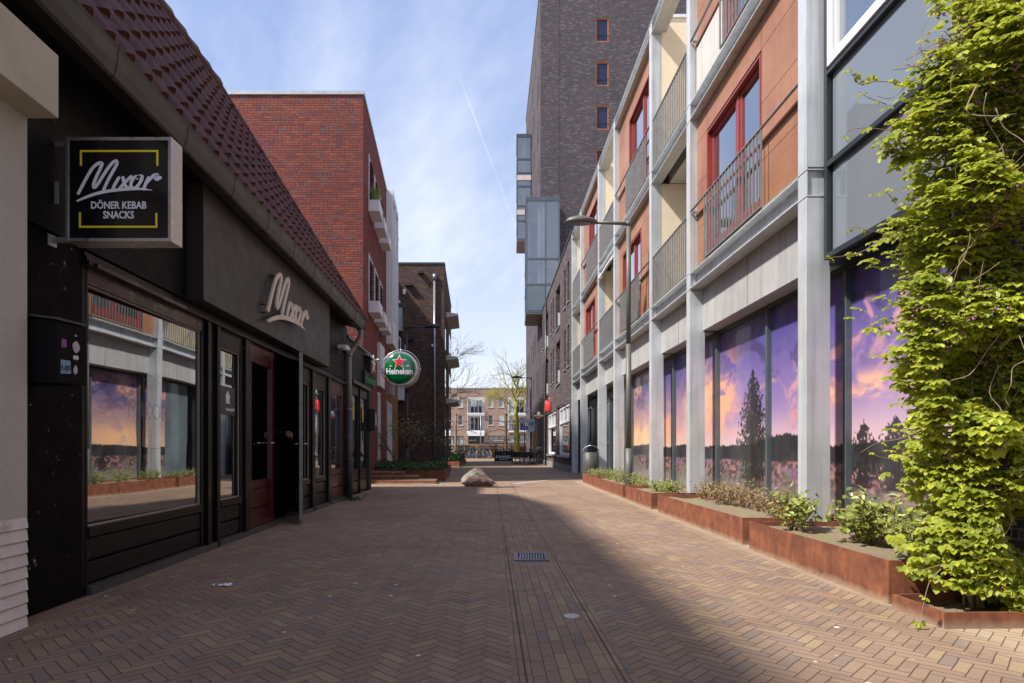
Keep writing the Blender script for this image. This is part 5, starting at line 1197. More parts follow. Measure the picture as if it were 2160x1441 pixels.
# ================================================================== STREET LAMPS
def lamp(name, lab, x, y, h, arm, m, up=.035, group=None):
    t_ = thing(name, lab, 'street lamp', (x, y, 0), group); b = MB(); s_ = 1 if arm > 0 else -1; L0 = abs(arm)
    b.tube([(x, y, 0), (x, y, 1.0)], .072, 16); b.tube([(x, y, 1.0), (x, y, 3.2)], .058, 16); b.tube([(x, y, 3.2), (x, y, h)], .050, 16); b.build('pole', m, t_)
    b = MB(); b.tube([(x - s_ * .02, y, h - .045), (x + s_ * L0, y, h - .045 + up)], .034, 12); b.tube([(x, y, h - .09), (x, y, h + .01)], .058, 14); b.build('arm', m, t_)
    b = MB(); hx = x + s_ * (L0 + .30); hz = h - .02 + up; vs = []; fs = []; n_ = 24
    prof = ((0., .10), (.45, .095), (.78, .065), (.95, .03), (1., .0), (.97, -.03), (.85, -.05))
    for r_, z_ in prof:
        for k in range(n_):
            a = 2 * math.pi * k / n_; ex = .33 * r_ * math.cos(a); ey = .17 * r_ * math.sin(a); vs.append(Vector((hx + ex, y + ey, hz + z_ * (1.0 - .25 * (math.cos(a) * -s_ > .5)))))
    for i in range(len(prof) - 1):
        for k in range(n_): fs.append((i * n_ + k, i * n_ + (k + 1) % n_, (i + 1) * n_ + (k + 1) % n_, (i + 1) * n_ + k))
    b.add(vs, fs, True); b.add([vs[k] for k in range(n_)], [tuple(range(n_))]); b.add([vs[-n_ + k] for k in range(n_)], [tuple(range(n_))])
    b.tube([(x + s_ * L0, y, h - .045 + up), (x + s_ * (L0 + .08), y, h - .045 + up)], .05, 12)
    o = b.build('lamp_head', m, t_)
    b = MB(); b.add([Vector((hx + .24 * math.cos(2 * math.pi * k / 20), y + .115 * math.sin(2 * math.pi * k / 20), hz - .056)) for k in range(20)], [tuple(range(20))]); b.build('lens', plain(name + '_lens' + str(int(y)), (.16, .16, .15), .15, .3, .3, 90.), o)
    return t_
lamp('street_lamp', 'tall grey street lamp with oval head standing in front of the apartments', 2.46, 13.0, 5.78, -.70, lampgrey, group='street lamps')
lamp('street_lamp', 'black street lamp with arm pointing right in front of the brown brick building', -4.18, 24.5, 5.86, .75, lampblack, up=.0, group='street lamps')
lamp('street_lamp', 'far street lamp beside the pedestrian zone sign', 1.28, 41.7, 5.80, -.65, lampblack, group='street lamps')
b = MB(); b.tube([(2.46, 13.0, 1.86), (2.46, 13.0, 1.92)], .0597, 12); 
# ================================================================== LITTER BIN
bn = thing('litter_bin', 'round perforated grey metal litter bin with bright hood by the far planter', 'bin', (2.35, 18.4, 0))
bc = Vector((px(1246, 1000, 18.4).x, 18.4, 0)); Rb = .242
b = MB(); b.lathe([(Rb, .05), (Rb, .88), (Rb - .015, .885), (Rb - .015, .8)], bc, n=36); b.lathe([(Rb - .04, .0), (Rb - .04, .05)], bc, n=24); bo = b.build('body', binmat, bn)
dots = MB()
for r_ in range(15):
    for k in range(30):
        a = 2 * math.pi * (k + .5 * (r_ % 2)) / 30
        if math.sin(a) > .3: continue
        c0 = bc + Vector((Rb * math.cos(a), Rb * math.sin(a), .12 + r_ * .048)); n_ = Vector((math.cos(a), math.sin(a), 0)); tq = Vector((-n_.y, n_.x, 0)); r0 = .008
        dots.add([c0 + n_ * .002 + tq * r0 * math.cos(q) + Vector((0, 0, r0 * math.sin(q))) for q in (0, 1.05, 2.1, 3.14, 4.19, 5.24)], [tuple(range(6))])
dots.build('perforation', plain('perforation', (.42, .42, .38), .5), bo)
b = MB(); pts = [bc + Vector((Rb * math.cos(a) * 1.0, -.0, .88 + .20 * math.sin(a))) for a in [math.pi * i / 12 for i in range(13)]]
vs = []; fs = []
for q in pts: vs += [q + Vector((0, -.24 * (1 - abs(q.x - bc.x) / Rb * .6), 0)), q + Vector((0, .24 * (1 - abs(q.x - bc.x) / Rb * .6), 0))]
vs += [v + Vector((0, 0, .012)) for v in vs]; n_ = 26
for i in range(12): fs += [(2 * i, 2 * i + 2, 2 * i + 3, 2 * i + 1), (n_ + 2 * i, n_ + 2 * i + 1, n_ + 2 * i + 3, n_ + 2 * i + 2), (2 * i, 2 * i + 1 + n_ - 1, 2 * i + 2 + n_, 2 * i + 2)]
b.add(vs, fs, True); b.build('hood', alu, bn)
# ================================================================== BOULDER, DRAIN, DISC, LITTER
import bmesh
bm = bmesh.new(); bmesh.ops.create_icosphere(bm, subdivisions=5, radius=1.)
for v in bm.verts:
    p_ = v.co.copy(); q = p_.copy()
    for n__, k in ((Vector((-.8, -.5, .5)), .78), (Vector((.55, -.45, .75)), .66), (Vector((.9, -.5, .1)), .86), (Vector((0, -1, .25)), .74), (Vector((-.3, .1, 1)), .80), (Vector((.2, -.8, -.5)), .8), (Vector((.75, .3, .6)), .7), (Vector((-.2, -.75, .75)), .80)):
        n__ = n__.normalized(); e_ = q.dot(n__) - k
        if e_ > 0: q -= n__ * e_ * .92
    d_ = mnoise.fractal(p_ * 2.2, 1., 2.1, 5) * .085 + mnoise.fractal(p_ * 7, 1., 2.1, 4) * .03
    q += p_.normalized() * d_; v.co = q
xs = [v.co.x for v in bm.verts]; lo_, hi_ = min(xs), max(xs); zs_ = max(v.co.z for v in bm.verts)
prof = [(0, .55), (.10, .72), (.25, .95), (.42, 1.06), (.58, .98), (.78, .66), (.92, .46), (1.0, .36)]
for v in bm.verts:
    u = (v.co.x - lo_) / (hi_ - lo_)
    for (a, ha), (c_, hc) in zip(prof[:-1], prof[1:]):
        if a <= u <= c_ + 1e-6: h_ = ha + (hc - ha) * (u - a) / (c_ - a); break
    v.co = Vector((u * .94, v.co.y * .36, max(-.04, (v.co.z / zs_ * .55 + .45) * .47 * (h_ * .85 + .15))))
bl = Vector((-1.36, 16.35, 0)); me = bpy.data.meshes.new('boulder'); bm.to_mesh(me); bm.free(); me.materials.append(granite)
o = bpy.data.objects.new('boulder', me); col.objects.link(o); o.location = bl; tag(o, 'rough pale granite boulder lying in the middle of the street', 'boulder')
dg = thing('drain_grate', 'square metal drain grate set in the central paving strip', 'drain', (.18, 5.65, 0))
b = MB(); gx, gy = .175, 5.65
for a, c_, e_, f_ in ((gx - .155, gx + .155, gy - .2, gy - .165), (gx - .155, gx + .155, gy + .165, gy + .2), (gx - .155, gx - .12, gy - .165, gy + .165), (gx + .12, gx + .155, gy - .165, gy + .165)): b.box(e_, f_, a, c_, .0, .012)
b.build('frame', plain('worn_iron', (.11, .11, .12), .4, .5, .2, 20.), dg)
b = MB()
for i in range(9):
    x_ = gx - .112 + i * .025; b.poly([(x_, gy - .16, .011), (x_ + .012, gy - .16, .011), (x_ + .024, gy + .16, .011), (x_ + .012, gy + .16, .011)], (0, 0, -.008))
b.build('bars', plain('worn_bars', (.22, .22, .24), .35, .6, .2, 20.), dg)
b = MB(); b.box(gy - .165, gy + .165, gx - .12, gx + .12, .001, .0025); b.build('sump', blackmat, dg)
b = MB(); b.lathe([(.049, .0), (.049, .006), (.042, .009)], (.352, 3.66, 0), n=32); tag(b.build('ground_spot', plain('brushed_disc', (.55, .55, .56), .32, .8, .05, 20.)), 'round brushed metal stud set in the right side of the paving strip', 'ground stud')
bm = bmesh.new(); bmesh.ops.create_grid(bm, x_segments=14, y_segments=8, size=1)
for v in bm.verts: v.co = Vector((v.co.x * .07, v.co.y * .032, .006 + .022 * max(0, mnoise.fractal(v.co * 2.3 + Vector((3, 1, 0)), 1, 2, 4)) + .004 * rnd.random()))
dead = [f for f in bm.faces if mnoise.noise(f.calc_center_median() * 30) > .18]; bmesh.ops.delete(bm, geom=dead, context='FACES')
me = bpy.data.meshes.new('paper_tissue'); bm.to_mesh(me); bm.free(); me.materials.append(plain('tissue', (.75, .76, .82), .9)); o = bpy.data.objects.new('paper_tissue', me); col.objects.link(o); q = px(470, 1234, 1); Yt = 1300 / (1236 - 946.)
o.location = ((470 - 1080) / 1300 * Yt, Yt, 0); tag(o, 'crumpled white tissue lying on the paving before the shop window', 'litter')
# loose weeds at the foot of the downpipe
wd = MB()
for i in range(120):
    a = rnd.uniform(0, 6.28); s0 = Vector((-3.08 + rnd.gauss(0, .09), 11.95 + rnd.gauss(0, .14), 0)); e_ = s0 + Vector((math.cos(a) * .04, math.sin(a) * .04, rnd.uniform(.02, .09))); n_ = Vector((-math.sin(a), math.cos(a), 0)) * .012; wd.add([s0 - n_, s0 + n_, e_], [(0, 1, 2)])
tag(wd.build('weeds', darkleaf), 'small weeds at the foot of the downpipe', 'weeds', kind='stuff')

# ================================================================== PLANTERS
def planter(lab, corners, h, group, soil=.05, name='planter'):
    """corners: ground outline, counter-clockwise"""
    cx = sum(c_[0] for c_ in corners) / len(corners); cy = sum(c_[1] for c_ in corners) / len(corners)
    t_ = thing(name, lab, 'planter', (cx, cy, 0), group); th = .012; n_ = len(corners)
    cs = [Vector((*c_, 0)) for c_ in corners]; ctr = Vector((cx, cy, 0)); inn = [c_ + (ctr - c_).normalized() * th * 2 for c_ in cs]
    b = MB(); Z = Vector((0, 0, h)); up = Vector((0, 0, .0)); lip = Vector((0, 0, h - .006))
    vs = cs + [c_ + Z for c_ in cs] + [c_ + Z for c_ in inn] + [c_ + up for c_ in inn]; fs = []
    for i in range(n_):
        j = (i + 1) % n_; fs += [(i, j, n_ + j, n_ + i), (n_ + i, n_ + j, 2 * n_ + j, 2 * n_ + i), (2 * n_ + i, 2 * n_ + j, 3 * n_ + j, 3 * n_ + i), (3 * n_ + i, 3 * n_ + j, j, i)]
    b.add(vs, fs); b.build('box', corten, t_, .0015)
    # soil: bilinear grid over the four corners
    if n_ == 4:
        b = MB(); nx, ny = 30, 60; vs = []; fs = []
        for i in range(nx + 1):
            for j in range(ny + 1):
                u, v = i / nx, j / ny; q = inn[0] * (1 - u) * (1 - v) + inn[1] * u * (1 - v) + inn[2] * u * v + inn[3] * (1 - u) * v
                q = q.copy(); q.z = h - soil + mnoise.fractal(q * 3.1, 1, 2, 5) * .022 + mnoise.noise(q * 22) * .006; vs.append(q)
        for i in range(nx):
            for j in range(ny): a = i * (ny + 1) + j; fs.append((a, a + ny + 1, a + ny + 2, a + 1))
        b.add(vs, fs, True); b.build('soil', soilm, t_)
    return t_
def rq(s0, s1, d0, d1): return [tuple(RF.P(s0, d1, 0).xy), tuple(RF.P(s0, d0, 0).xy), tuple(RF.P(s1, d0, 0).xy), tuple(RF.P(s1, d1, 0).xy)]
GR = 'corten planters along the apartment block'
planter('nearest tall corten planter with ivy beside the vine', rq(3.96, 6.10, -.47, .70), .28, GR)
planter('long corten planter with dried brown plants before the widest sunset windows', rq(6.40, 9.66, -.47, .645), .28, GR)
planter('short corten planter between the long one and the lamp post', rq(10.1, 12.04, -.47, .635), .27, GR)
planter('corten planter in which the grey lamp post stands', rq(12.35, 15.95, -.47, .62), .27, GR)
planter('small corten planter next to the last one before the bin', rq(16.15, 17.0, -.47, .60), .27, GR)
planter('farthest small corten planter in front of the litter bin', rq(17.15, 18.0, -.47, .59), .27, GR)
planter('low open rusty planter at the foot of the vine', [(2.37, 3.84), (2.39, 3.41), (3.12, 3.43), (3.12, 3.93)], .092, GR, .06)
GL = 'corten planters on the left terrace'
planter('large dark corten planter behind the steps with ground cover', [(-5.6, 20.2), (-2.02, 18.6), (-2.25, 22.2), (-5.6, 23.6)], .33, GL)
planter('small square corten planter between the two larger ones on the left', [(-3.6, 24.6), (-2.5, 24.2), (-2.6, 26.3), (-3.7, 26.5)], .28, GL)
planter('far corten planter at the corner of the brown brick building', [(-4.2, 33.5), (-2.85, 33.3), (-3.0, 40.3), (-3.95, 40.5)], .30, GL)
st = thing('terrace_steps', 'three shallow brick steps edged in rusty steel beside the left planter', 'steps', (-4, 18.5, 0))
pv = paving('step_paving', .95)
for k, (x1, y0, h_) in enumerate(((-2.15, 17.35, .10), (-2.75, 17.9, .19), (-3.25, 18.5, .28))):
    b = MB(); b.poly([(-6, y0, h_ - .1 if k else 0), (x1, y0 - .0, h_ - .1 if k else 0), (x1 - .1, y0 + 1.5, h_ - .1 if k else 0), (-6, 21, h_ - .1 if k else 0)], (0, 0, .098)); b.build('tread', pv, st)
    b = MB(); b.poly([(-6, y0 - .012, max(0, h_ - .1)), (x1 + .012, y0 - .012, max(0, h_ - .1)), (x1 + .012 - .1, y0 + 1.5, max(0, h_ - .1)), (x1 - .1, y0 + 1.5, max(0, h_ - .1)), (x1, y0 - .001, max(0, h_ - .1)), (-6, y0 - .001, max(0, h_ - .1))], (0, 0, .1)); b.build('riser', corten, st)

# ================================================================== PLANTS
def rv(s=1.): return Vector((rnd.gauss(0, s), rnd.gauss(0, s), rnd.gauss(0, s)))
def leaf(b, base, dirv, nrm_, L, W, fold=.0, tip=.0):
    """six sided leaf with a drooping tip"""
    d_ = dirv.normalized(); sd = d_.cross(nrm_); sd = sd.normalized() if sd.length > 1e-6 else d_.orthogonal().normalized(); n_ = sd.cross(d_)
    b.add([base, base + d_ * L * .45 + sd * W * .5 + n_ * fold, base + d_ * L * .8 + sd * W * .42 + n_ * (fold - tip * .4), base + d_ * L - n_ * tip, base + d_ * L * .8 - sd * W * .42 + n_ * (fold - tip * .4), base + d_ * L * .45 - sd * W * .5 + n_ * fold],
          [(0, 1, 2, 3), (0, 3, 4, 5)])
def palm(b, base, dirv, L):
    """akebia leaf: five leaflets fanned from one point"""
    d_ = dirv.normalized(); up = (Vector((0, 0, 1)) + rv(.25)).normalized(); sd = d_.cross(up).normalized(); n_ = sd.cross(d_).normalized()
    for a in (-1.45, -.72, 0, .72, 1.45):
        q = (d_ * math.cos(a) + sd * math.sin(a) - n_ * .25).normalized(); s_ = L * rnd.uniform(.8, 1.1) * (1 if abs(a) < 1 else .85)
        leaf(b, base + q * .006, q, n_, s_, s_ * .62, .004, s_ * .2)
# --- the vine
vn = thing('climbing_vine', 'lush yellow green climbing vine with five part leaves growing up the wall corner', 'climbing plant', (2.75, 3.65, .05))
def vprof(z):
    """left and right edge in X of the mass at height z, near Y 3.7"""
    T = [(.0, 2.66, 2.90), (.12, 2.60, 3.02), (.30, 2.52, 2.98), (.55, 2.56, 3.0), (.8, 2.50, 3.08), (1.0, 2.40, 3.12), (1.3, 2.36, 3.2), (1.6, 2.34, 3.14), (1.9, 2.38, 3.14), (2.2, 2.34, 3.14), (2.5, 2.42, 3.14), (2.8, 2.36, 3.14), (3.05, 2.32, 3.14), (3.3, 2.44, 3.10), (3.45, 2.64, 3.0), (3.6, 2.72, 2.96), (3.75, 2.72, 2.94), (4.3, 2.8, 2.95)]
    for (a, l0, r0), (c_, l1, r1) in zip(T[:-1], T[1:]):
        if a <= z <= c_: t_ = (z - a) / (c_ - a); return l0 + (l1 - l0) * t_, r0 + (r1 - r0) * t_
    return T[-1][1:]
lv = MB(); fl = MB(); stems = MB()
trails = []
n_cl = 0
while n_cl < 6600:
    z = rnd.uniform(.08, 4.25)
    if z > 3.6 and rnd.random() < .6: continue
    x0, x1 = vprof(z); x = rnd.uniform(x0, x1 + .05); w_ = x1 - x0
    # lumpy outline: noise decides how far each spot bulges and where the mass is thin
    dens = mnoise.noise(Vector((x * 4.0, 4.1, z * 3.6))) + .5 * mnoise.noise(Vector((x * 10, 1, z * 9)))
    edge = min(x - x0, .22, ) / .22
    if dens < -.14 - .16 * edge or rnd.random() > .30 + edge: continue
    x -= max(0, dens) * .16 * (1 - edge)
    bulge = .24 + .34 * mnoise.noise(Vector((x * 3.0, 9.3, z * 3.0))) + .07 * math.sin(z * 9 + x * 4)
    bulge *= (.35 + .65 * math.sqrt(max(0, min(1, (x - x0) / .35))))
    yf = 3.78 - bulge; y = yf + abs(rnd.gauss(0, .07)) + (rnd.random() < .25) * rnd.uniform(.0, .35)
    q = Vector((x, y, z)); q = q + rv(.012)
    wallx = RF.P(q.y, 0, 0).x
    if q.x > wallx - .03: q.x = wallx - .03
    dd = Vector((-.55 + rnd.gauss(0, .5), -.9 + rnd.gauss(0, .45), -.15 + rnd.gauss(0, .3)))
    palm(lv, q, dd, rnd.choice((rnd.uniform(.038, .056), rnd.uniform(.050, .078)))); n_cl += 1
    if rnd.random() < .045:
        for k in range(5): c0 = q + Vector((0, -.02, -.03)) + rv(.014); fl.lathe([(.003, -.008), (.009, 0), (.003, .008)], c0, n=6)
# second skin on the side facing the street (seen edge-on from the camera, plainly from a step aside)
for i in range(900):
    z = rnd.uniform(.2, 3.3); x0, x1 = vprof(z); y = rnd.uniform(3.78, 4.2); x = max(x0 + .2, 2.58) + (y - 3.7) * .3 + rnd.gauss(0, .04)
    palm(lv, Vector((x, y, z)), Vector((-1 + rnd.gauss(0, .4), rnd.gauss(0, .5), -.1)), rnd.uniform(.038, .055))
# wandering tendrils
def tendril(pts, r=.0028, leaves=6, n=8):
    cp = catmull(pts, n); stems.tube(cp, [r * (1 - .6 * i / len(cp)) for i in range(len(cp))], 5)
    for k in range(leaves): i = int((k + .6) / leaves * (len(cp) - 1)); palm(lv, cp[i], Vector((rnd.gauss(0, .5), -.6, -.2 + rnd.gauss(0, .4))), rnd.uniform(.022, .042))
Q = lambda x, y, Y=3.7: px(x, y, Y)
tendril([Q(1900, 175), Q(1850, 172), Q(1815, 178), Q(1800, 160), Q(1788, 142)], leaves=5)
tendril([Q(1960, 455), Q(1900, 490), Q(1860, 505), Q(1820, 530), Q(1780, 540), Q(1738, 545)], .0035, 7)
tendril([Q(1900, 500), Q(1850, 490), Q(1800, 480), Q(1782, 500)], leaves=3); tendril([Q(1880, 275), Q(1820, 270), Q(1785, 280), Q(1786, 300)], leaves=2)
tendril([Q(1870, 220), Q(1830, 205), Q(1812, 192)], leaves=2); tendril([Q(1890, 430), Q(1870, 405), Q(1862, 400)], leaves=3)
tendril([Q(1930, 960), Q(1880, 968), Q(1840, 958), Q(1832, 950)], leaves=2); tendril([Q(1960, 900), Q(1900, 925), Q(1850, 935), Q(1815, 955)], leaves=1)
tendril([Q(1985, 1200, 3.4), Q(1960, 1230, 3.4), Q(1945, 1290, 3.4), Q(1935, 1330, 3.4)], leaves=3); tendril([Q(1990, 1190, 3.5), Q(1930, 1205, 3.5), Q(1905, 1188, 3.5)], leaves=2)
tendril([Q(2060, 180, 3.35), Q(2040, 235, 3.35), Q(2090, 245, 3.3), Q(2145, 240, 3.3)], .005, 2)
tendril([Q(2130, 1180, 3.5), Q(2140, 1230, 3.5), Q(2158, 1262, 3.5)], leaves=2)
tendril([Q(2110, 40, 3.6), Q(2090, -10, 3.6), Q(2060, 8, 3.6), Q(2010, -20, 3.6)], leaves=8); tendril([Q(2090, 60, 3.6), Q(2010, 30, 3.6), Q(1970, 5, 3.6), Q(1960, 0, 3.6)], leaves=8)
for i in range(46):
    z = rnd.uniform(.3, 3.2); x0, x1 = vprof(z); x = rnd.uniform(x0 + .1, x1); y = 3.55 + rnd.uniform(-.1, .2); pts = [Vector((x, y, z))]
    for k in range(5): pts.append(pts[-1] + Vector((rnd.gauss(.02, .05), rnd.gauss(0, .03), rnd.uniform(.03, .16))))
    stems.tube(catmull(pts, 4), rnd.uniform(.0015, .0032), 5)
for i in range(10):
    x = 2.80 + rnd.gauss(0, .04); pts = [Vector((x, 3.74 + rnd.gauss(0, .03), .03))]
    while pts[-1].z < 3.7: q = pts[-1]; pts.append(q + Vector((rnd.gauss(.010, .03), rnd.gauss(.02, .015), rnd.uniform(.15, .3))))
    stems.tube(catmull(pts, 4), [.010 - .007 * k / (len(pts) * 4) for k in range(len(catmull(pts, 4)))], 6)
for i in range(26):   # pale dead strands at the top
    pts = [Q(2010 + rnd.uniform(-30, 60), 60 + rnd.uniform(-30, 60), 3.7)]
    for k in range(4): pts.append(pts[-1] + Vector((rnd.uniform(-.12, .03), rnd.gauss(0, .03), rnd.uniform(-.10, .03))))
    stems.tube(catmull(pts, 4), .0022, 4)
lv.build('leaves', vineleaf, vn); fl.build('flowers', berry, vn)['kind'] = 'stuff'; stems.build('stems', stempale, vn)

def shrub(name, lab, cx, cy, z0, rx, ry, h, n, L, mat, group, stemmat=stempale, upright=.5, nst=9, broad=.8):
    t_ = thing(name, lab, 'shrub', (cx, cy, z0), group); lb_ = MB(); sb = MB()
    for i in range(nst):
        a = rnd.uniform(0, 6.28); r_ = math.sqrt(rnd.random()); tip = Vector((cx + rx * r_ * math.cos(a), cy + ry * r_ * math.sin(a), z0 + h * rnd.uniform(.55, 1.0) * (1 - .35 * r_))); b0 = Vector((cx + rx * .3 * math.cos(a) * r_, cy + ry * .4 * math.sin(a) * r_, z0 - .04)); mid_ = b0.lerp(tip, .5) + Vector((rnd.gauss(0, .03), rnd.gauss(0, .03), h * .08))
        cp = catmull([b0, mid_, tip], 6); sb.tube(cp, [.005 - .0035 * k / len(cp) for k in range(len(cp))], 5)
        m_ = n // nst
        for k in range(m_):
            f_ = (.25 + .75 * rnd.random()); q = cp[min(len(cp) - 1, int(f_ * len(cp)))] + rv(.03)
            leaf(lb_, q, Vector((rnd.gauss(-.2, .7), rnd.gauss(-.35, .7), rnd.gauss(upright - .3, .5))), Vector((rnd.gauss(-.3, .4), rnd.gauss(-.5, .4), 1)), L * rnd.uniform(.6, 1.25), L * broad * rnd.uniform(.5, .8), .004, L * .15)
    lb_.build('leaves', mat, t_); sb.build('stems', stemmat, t_); return t_
GI = 'ivy bushes in the near planter'
shrub('ivy_bush', 'broad ivy bush at the left corner of the nearest planter', 2.66, 5.80, .24, .20, .24, .46, 300, .07, ivyleaf, GI, nst=20)
shrub('ivy_bush', 'large ivy bush in front of the nearest dark sunset pane', 2.92, 4.98, .24, .34, .36, .48, 760, .072, ivyleaf, GI, nst=34)
shrub('ivy_bush', 'ivy bush with trailing stems next to the vine', 2.86, 4.25, .24, .26, .22, .42, 420, .064, ivyleaf, GI, nst=22)
GT = 'dried plants in the long planter'
k_ = 0
labs = ['dried bush with tan leaves nearest the ivy', 'second dried bush from the ivy in the long planter', 'middle dried bush in the long planter with curled leaves', 'fourth dried bush from the ivy in the long planter', 'dried bush at the far end of the long planter']
for s_, d_, h_ in ((6.85, .02, .34), (7.45, -.06, .36), (8.0, .0, .40), (8.6, .02, .36), (9.25, .0, .33)):
    c0 = RF.P(s_, d_, 0); shrub('dry_shrub', labs[k_], c0.x, c0.y, .24, .26, .42, h_ + .02, 300, .045, tanleaf, GT, nst=28, stemmat=plain('twig_brown%d' % k_, (.20, .10, .06), .8)); k_ += 1
GS = 'light green shrubs in the farther planters'
labs = ['pale shrub before the column nearest the long planter', 'low pale shrub in the short planter', 'leafy shrub to the right of the lamp post', 'tall loose shrub at the lamp post foot', 'loose shrub left of the lamp post', 'round shrub left of the lamp planter end', 'small shrub in the small planter', 'last small shrub beside the litter bin']
k_ = 0
for s_, d_, h_, L in ((10.4, .2, .26, .05), (11.2, .2, .24, .05), (12.6, .25, .30, .05), (13.3, .32, .42, .045), (14.3, .3, .38, .045), (15.4, .3, .34, .045), (16.6, .3, .30, .045), (17.6, .3, .26, .045)):
    c0 = RF.P(s_, d_, 0); shrub('green_shrub', labs[k_], c0.x, c0.y, .23, .24, .46, h_, 320, L, sageleaf, GS, nst=20); k_ += 1
# left planters: ground cover
def cover(lab, corners, z0, n, L, mat, hmax=.2):
    b = MB(); cs = [Vector((*c_, z0)) for c_ in corners]
    for i in range(n):
        u, v = rnd.random(), rnd.random(); q = cs[0] * (1 - u) * (1 - v) + cs[1] * u * (1 - v) + cs[2] * u * v + cs[3] * (1 - u) * v
        hh = hmax * max(.1, .55 + .9 * mnoise.noise(q * 1.3)) * rnd.random(); leaf(b, q + Vector((0, 0, hh)), Vector((rnd.gauss(0, .6), rnd.gauss(-.2, .6), rnd.gauss(.5, .4))), Vector((0, -.3, 1)), L * rnd.uniform(.6, 1.3), L * .45, .003, .01)
    return tag(b.build('ground_cover', mat), lab, 'ground cover', kind='stuff')
cover('dark green ground cover in the large left planter', [(-5.5, 20.3), (-2.1, 18.8), (-2.3, 22.1), (-5.5, 23.4)], .28, 5200, .11, darkleaf, .32)
cover('ground cover in the small left planter', [(-3.5, 24.7), (-2.6, 24.4), (-2.65, 26.1), (-3.6, 26.3)], .25, 700, .1, darkleaf, .25)
cover('low evergreen cover in the far left planter', [(-4.1, 33.6), (-2.9, 33.5), (-3.05, 40.1), (-3.9, 40.2)], .27, 2400, .14, darkleaf, .4)
# small multi-stemmed shrub tree in the left planter
def branch(b, tips, p, d, L, r, depth, spread, bend=.2, up=.0, minr=.004, sides=5):
    n_ = 4; pts = [p]; q = p; dd = d.normalized()
    for i in range(n_):
        dd = (dd + rv(bend * .35) + Vector((0, 0, up * .15))).normalized(); q = q + dd * L / n_; pts.append(q)
    b.tube(pts, [max(minr * .5, r * (1 - .45 * i / n_)) for i in range(n_ + 1)], sides, caps=False)
    if depth == 0: tips.append((q, dd)); return
    nb = rnd.choice((2, 3, 3))
    for k in range(nb):
        a = rnd.uniform(.25, 1.) * spread; ax = dd.orthogonal().normalized(); ax.rotate(Matrix.Rotation(rnd.uniform(0, 6.28), 3, dd)); nd_ = dd.copy(); nd_.rotate(Matrix.Rotation(a, 3, ax))
        i = rnd.choice((2, 3, 4, 4)); branch(b, tips, pts[i], nd_, L * rnd.uniform(.6, .85), r * .55, depth - 1, spread, bend, up, minr, 4)
t_ = thing('shrub_tree', 'small spreading shrub tree with sparse dark leaves in the large left planter', 'tree', (-3.9, 21.2, .28)); b = MB(); tips = []
for k in range(4): a = k * 1.6 + .5; branch(b, tips, Vector((-3.95 + .05 * k, 21.2, .28)), Vector((math.cos(a) * .6, math.sin(a) * .3, 1)), .75, .028, 3, .85, .3, -.1, .006)
b.build('trunk', bark, t_); l2 = MB()
for q, dd in tips:
    for k in range(12): leaf(l2, q + rv(.15), Vector((rnd.gauss(0, 1), rnd.gauss(0, 1), rnd.gauss(0, .35))), Vector((0, 0, 1)), .09, .05, .003, .01)
l2.build('leaves', leafmat('shrub_tree_leaf', (.14, .18, .07), (.28, .32, .13), .3), t_)

# ================================================================== TREES ON THE SQUARE
t_ = thing('bare_tree', 'large bare tree reaching out from behind the brown brick building', 'tree', (-9.5, 60, 0)); b = MB(); tips = []; b.tube([(-9.5, 60, 0), (-9.3, 60, 2.5), (-9.0, 60, 5)], [.32, .27, .22], 10)
for k in range(8):
    a = k * .8; branch(b, tips, Vector((-9.1, 60, 4.2 + .35 * k)), Vector((.9 + .4 * math.cos(a), .6 * math.sin(a), .55 + .1 * k)), 2.9, .12, 5, .62, .3, .15, .012, 6)
b.build('trunk', bark, t_)
t_ = thing('lime_tree', 'tree with mossy yellow green trunk and fresh spring leaves before the far flats', 'tree', (.44, 58, 0)); b = MB(); tips = []; cx0 = px(1091, 946, 58).x
b.tube([(cx0, 58, 0), (cx0 - .05, 58, 2.2), (cx0 - .12, 58, 4.2), (cx0 - .1, 58, 5.6)], [.30, .26, .20, .15], 10)
for k in range(13): a = k * 2.4; branch(b, tips, Vector((cx0 - .1, 58, 3.4 + .28 * k)), Vector((.9 * math.cos(a), .9 * math.sin(a), .45 + .07 * k)), 1.55, .075, 4, .65, .3, .2, .008, 5)
b.build('trunk', lime_wood, t_); l2 = MB()
for q, dd in tips:
    if q.z < 7.4 + rnd.gauss(0, .8):
        for k in range(8): leaf(l2, q + rv(.24), Vector((rnd.gauss(0, 1), rnd.gauss(0, 1), rnd.gauss(-.3, .5))), Vector((0, 0, 1)), .12, .09, .003, .01)
l2.build('leaves', freshleaf, t_)
GE = 'pollarded espalier trees on the square'
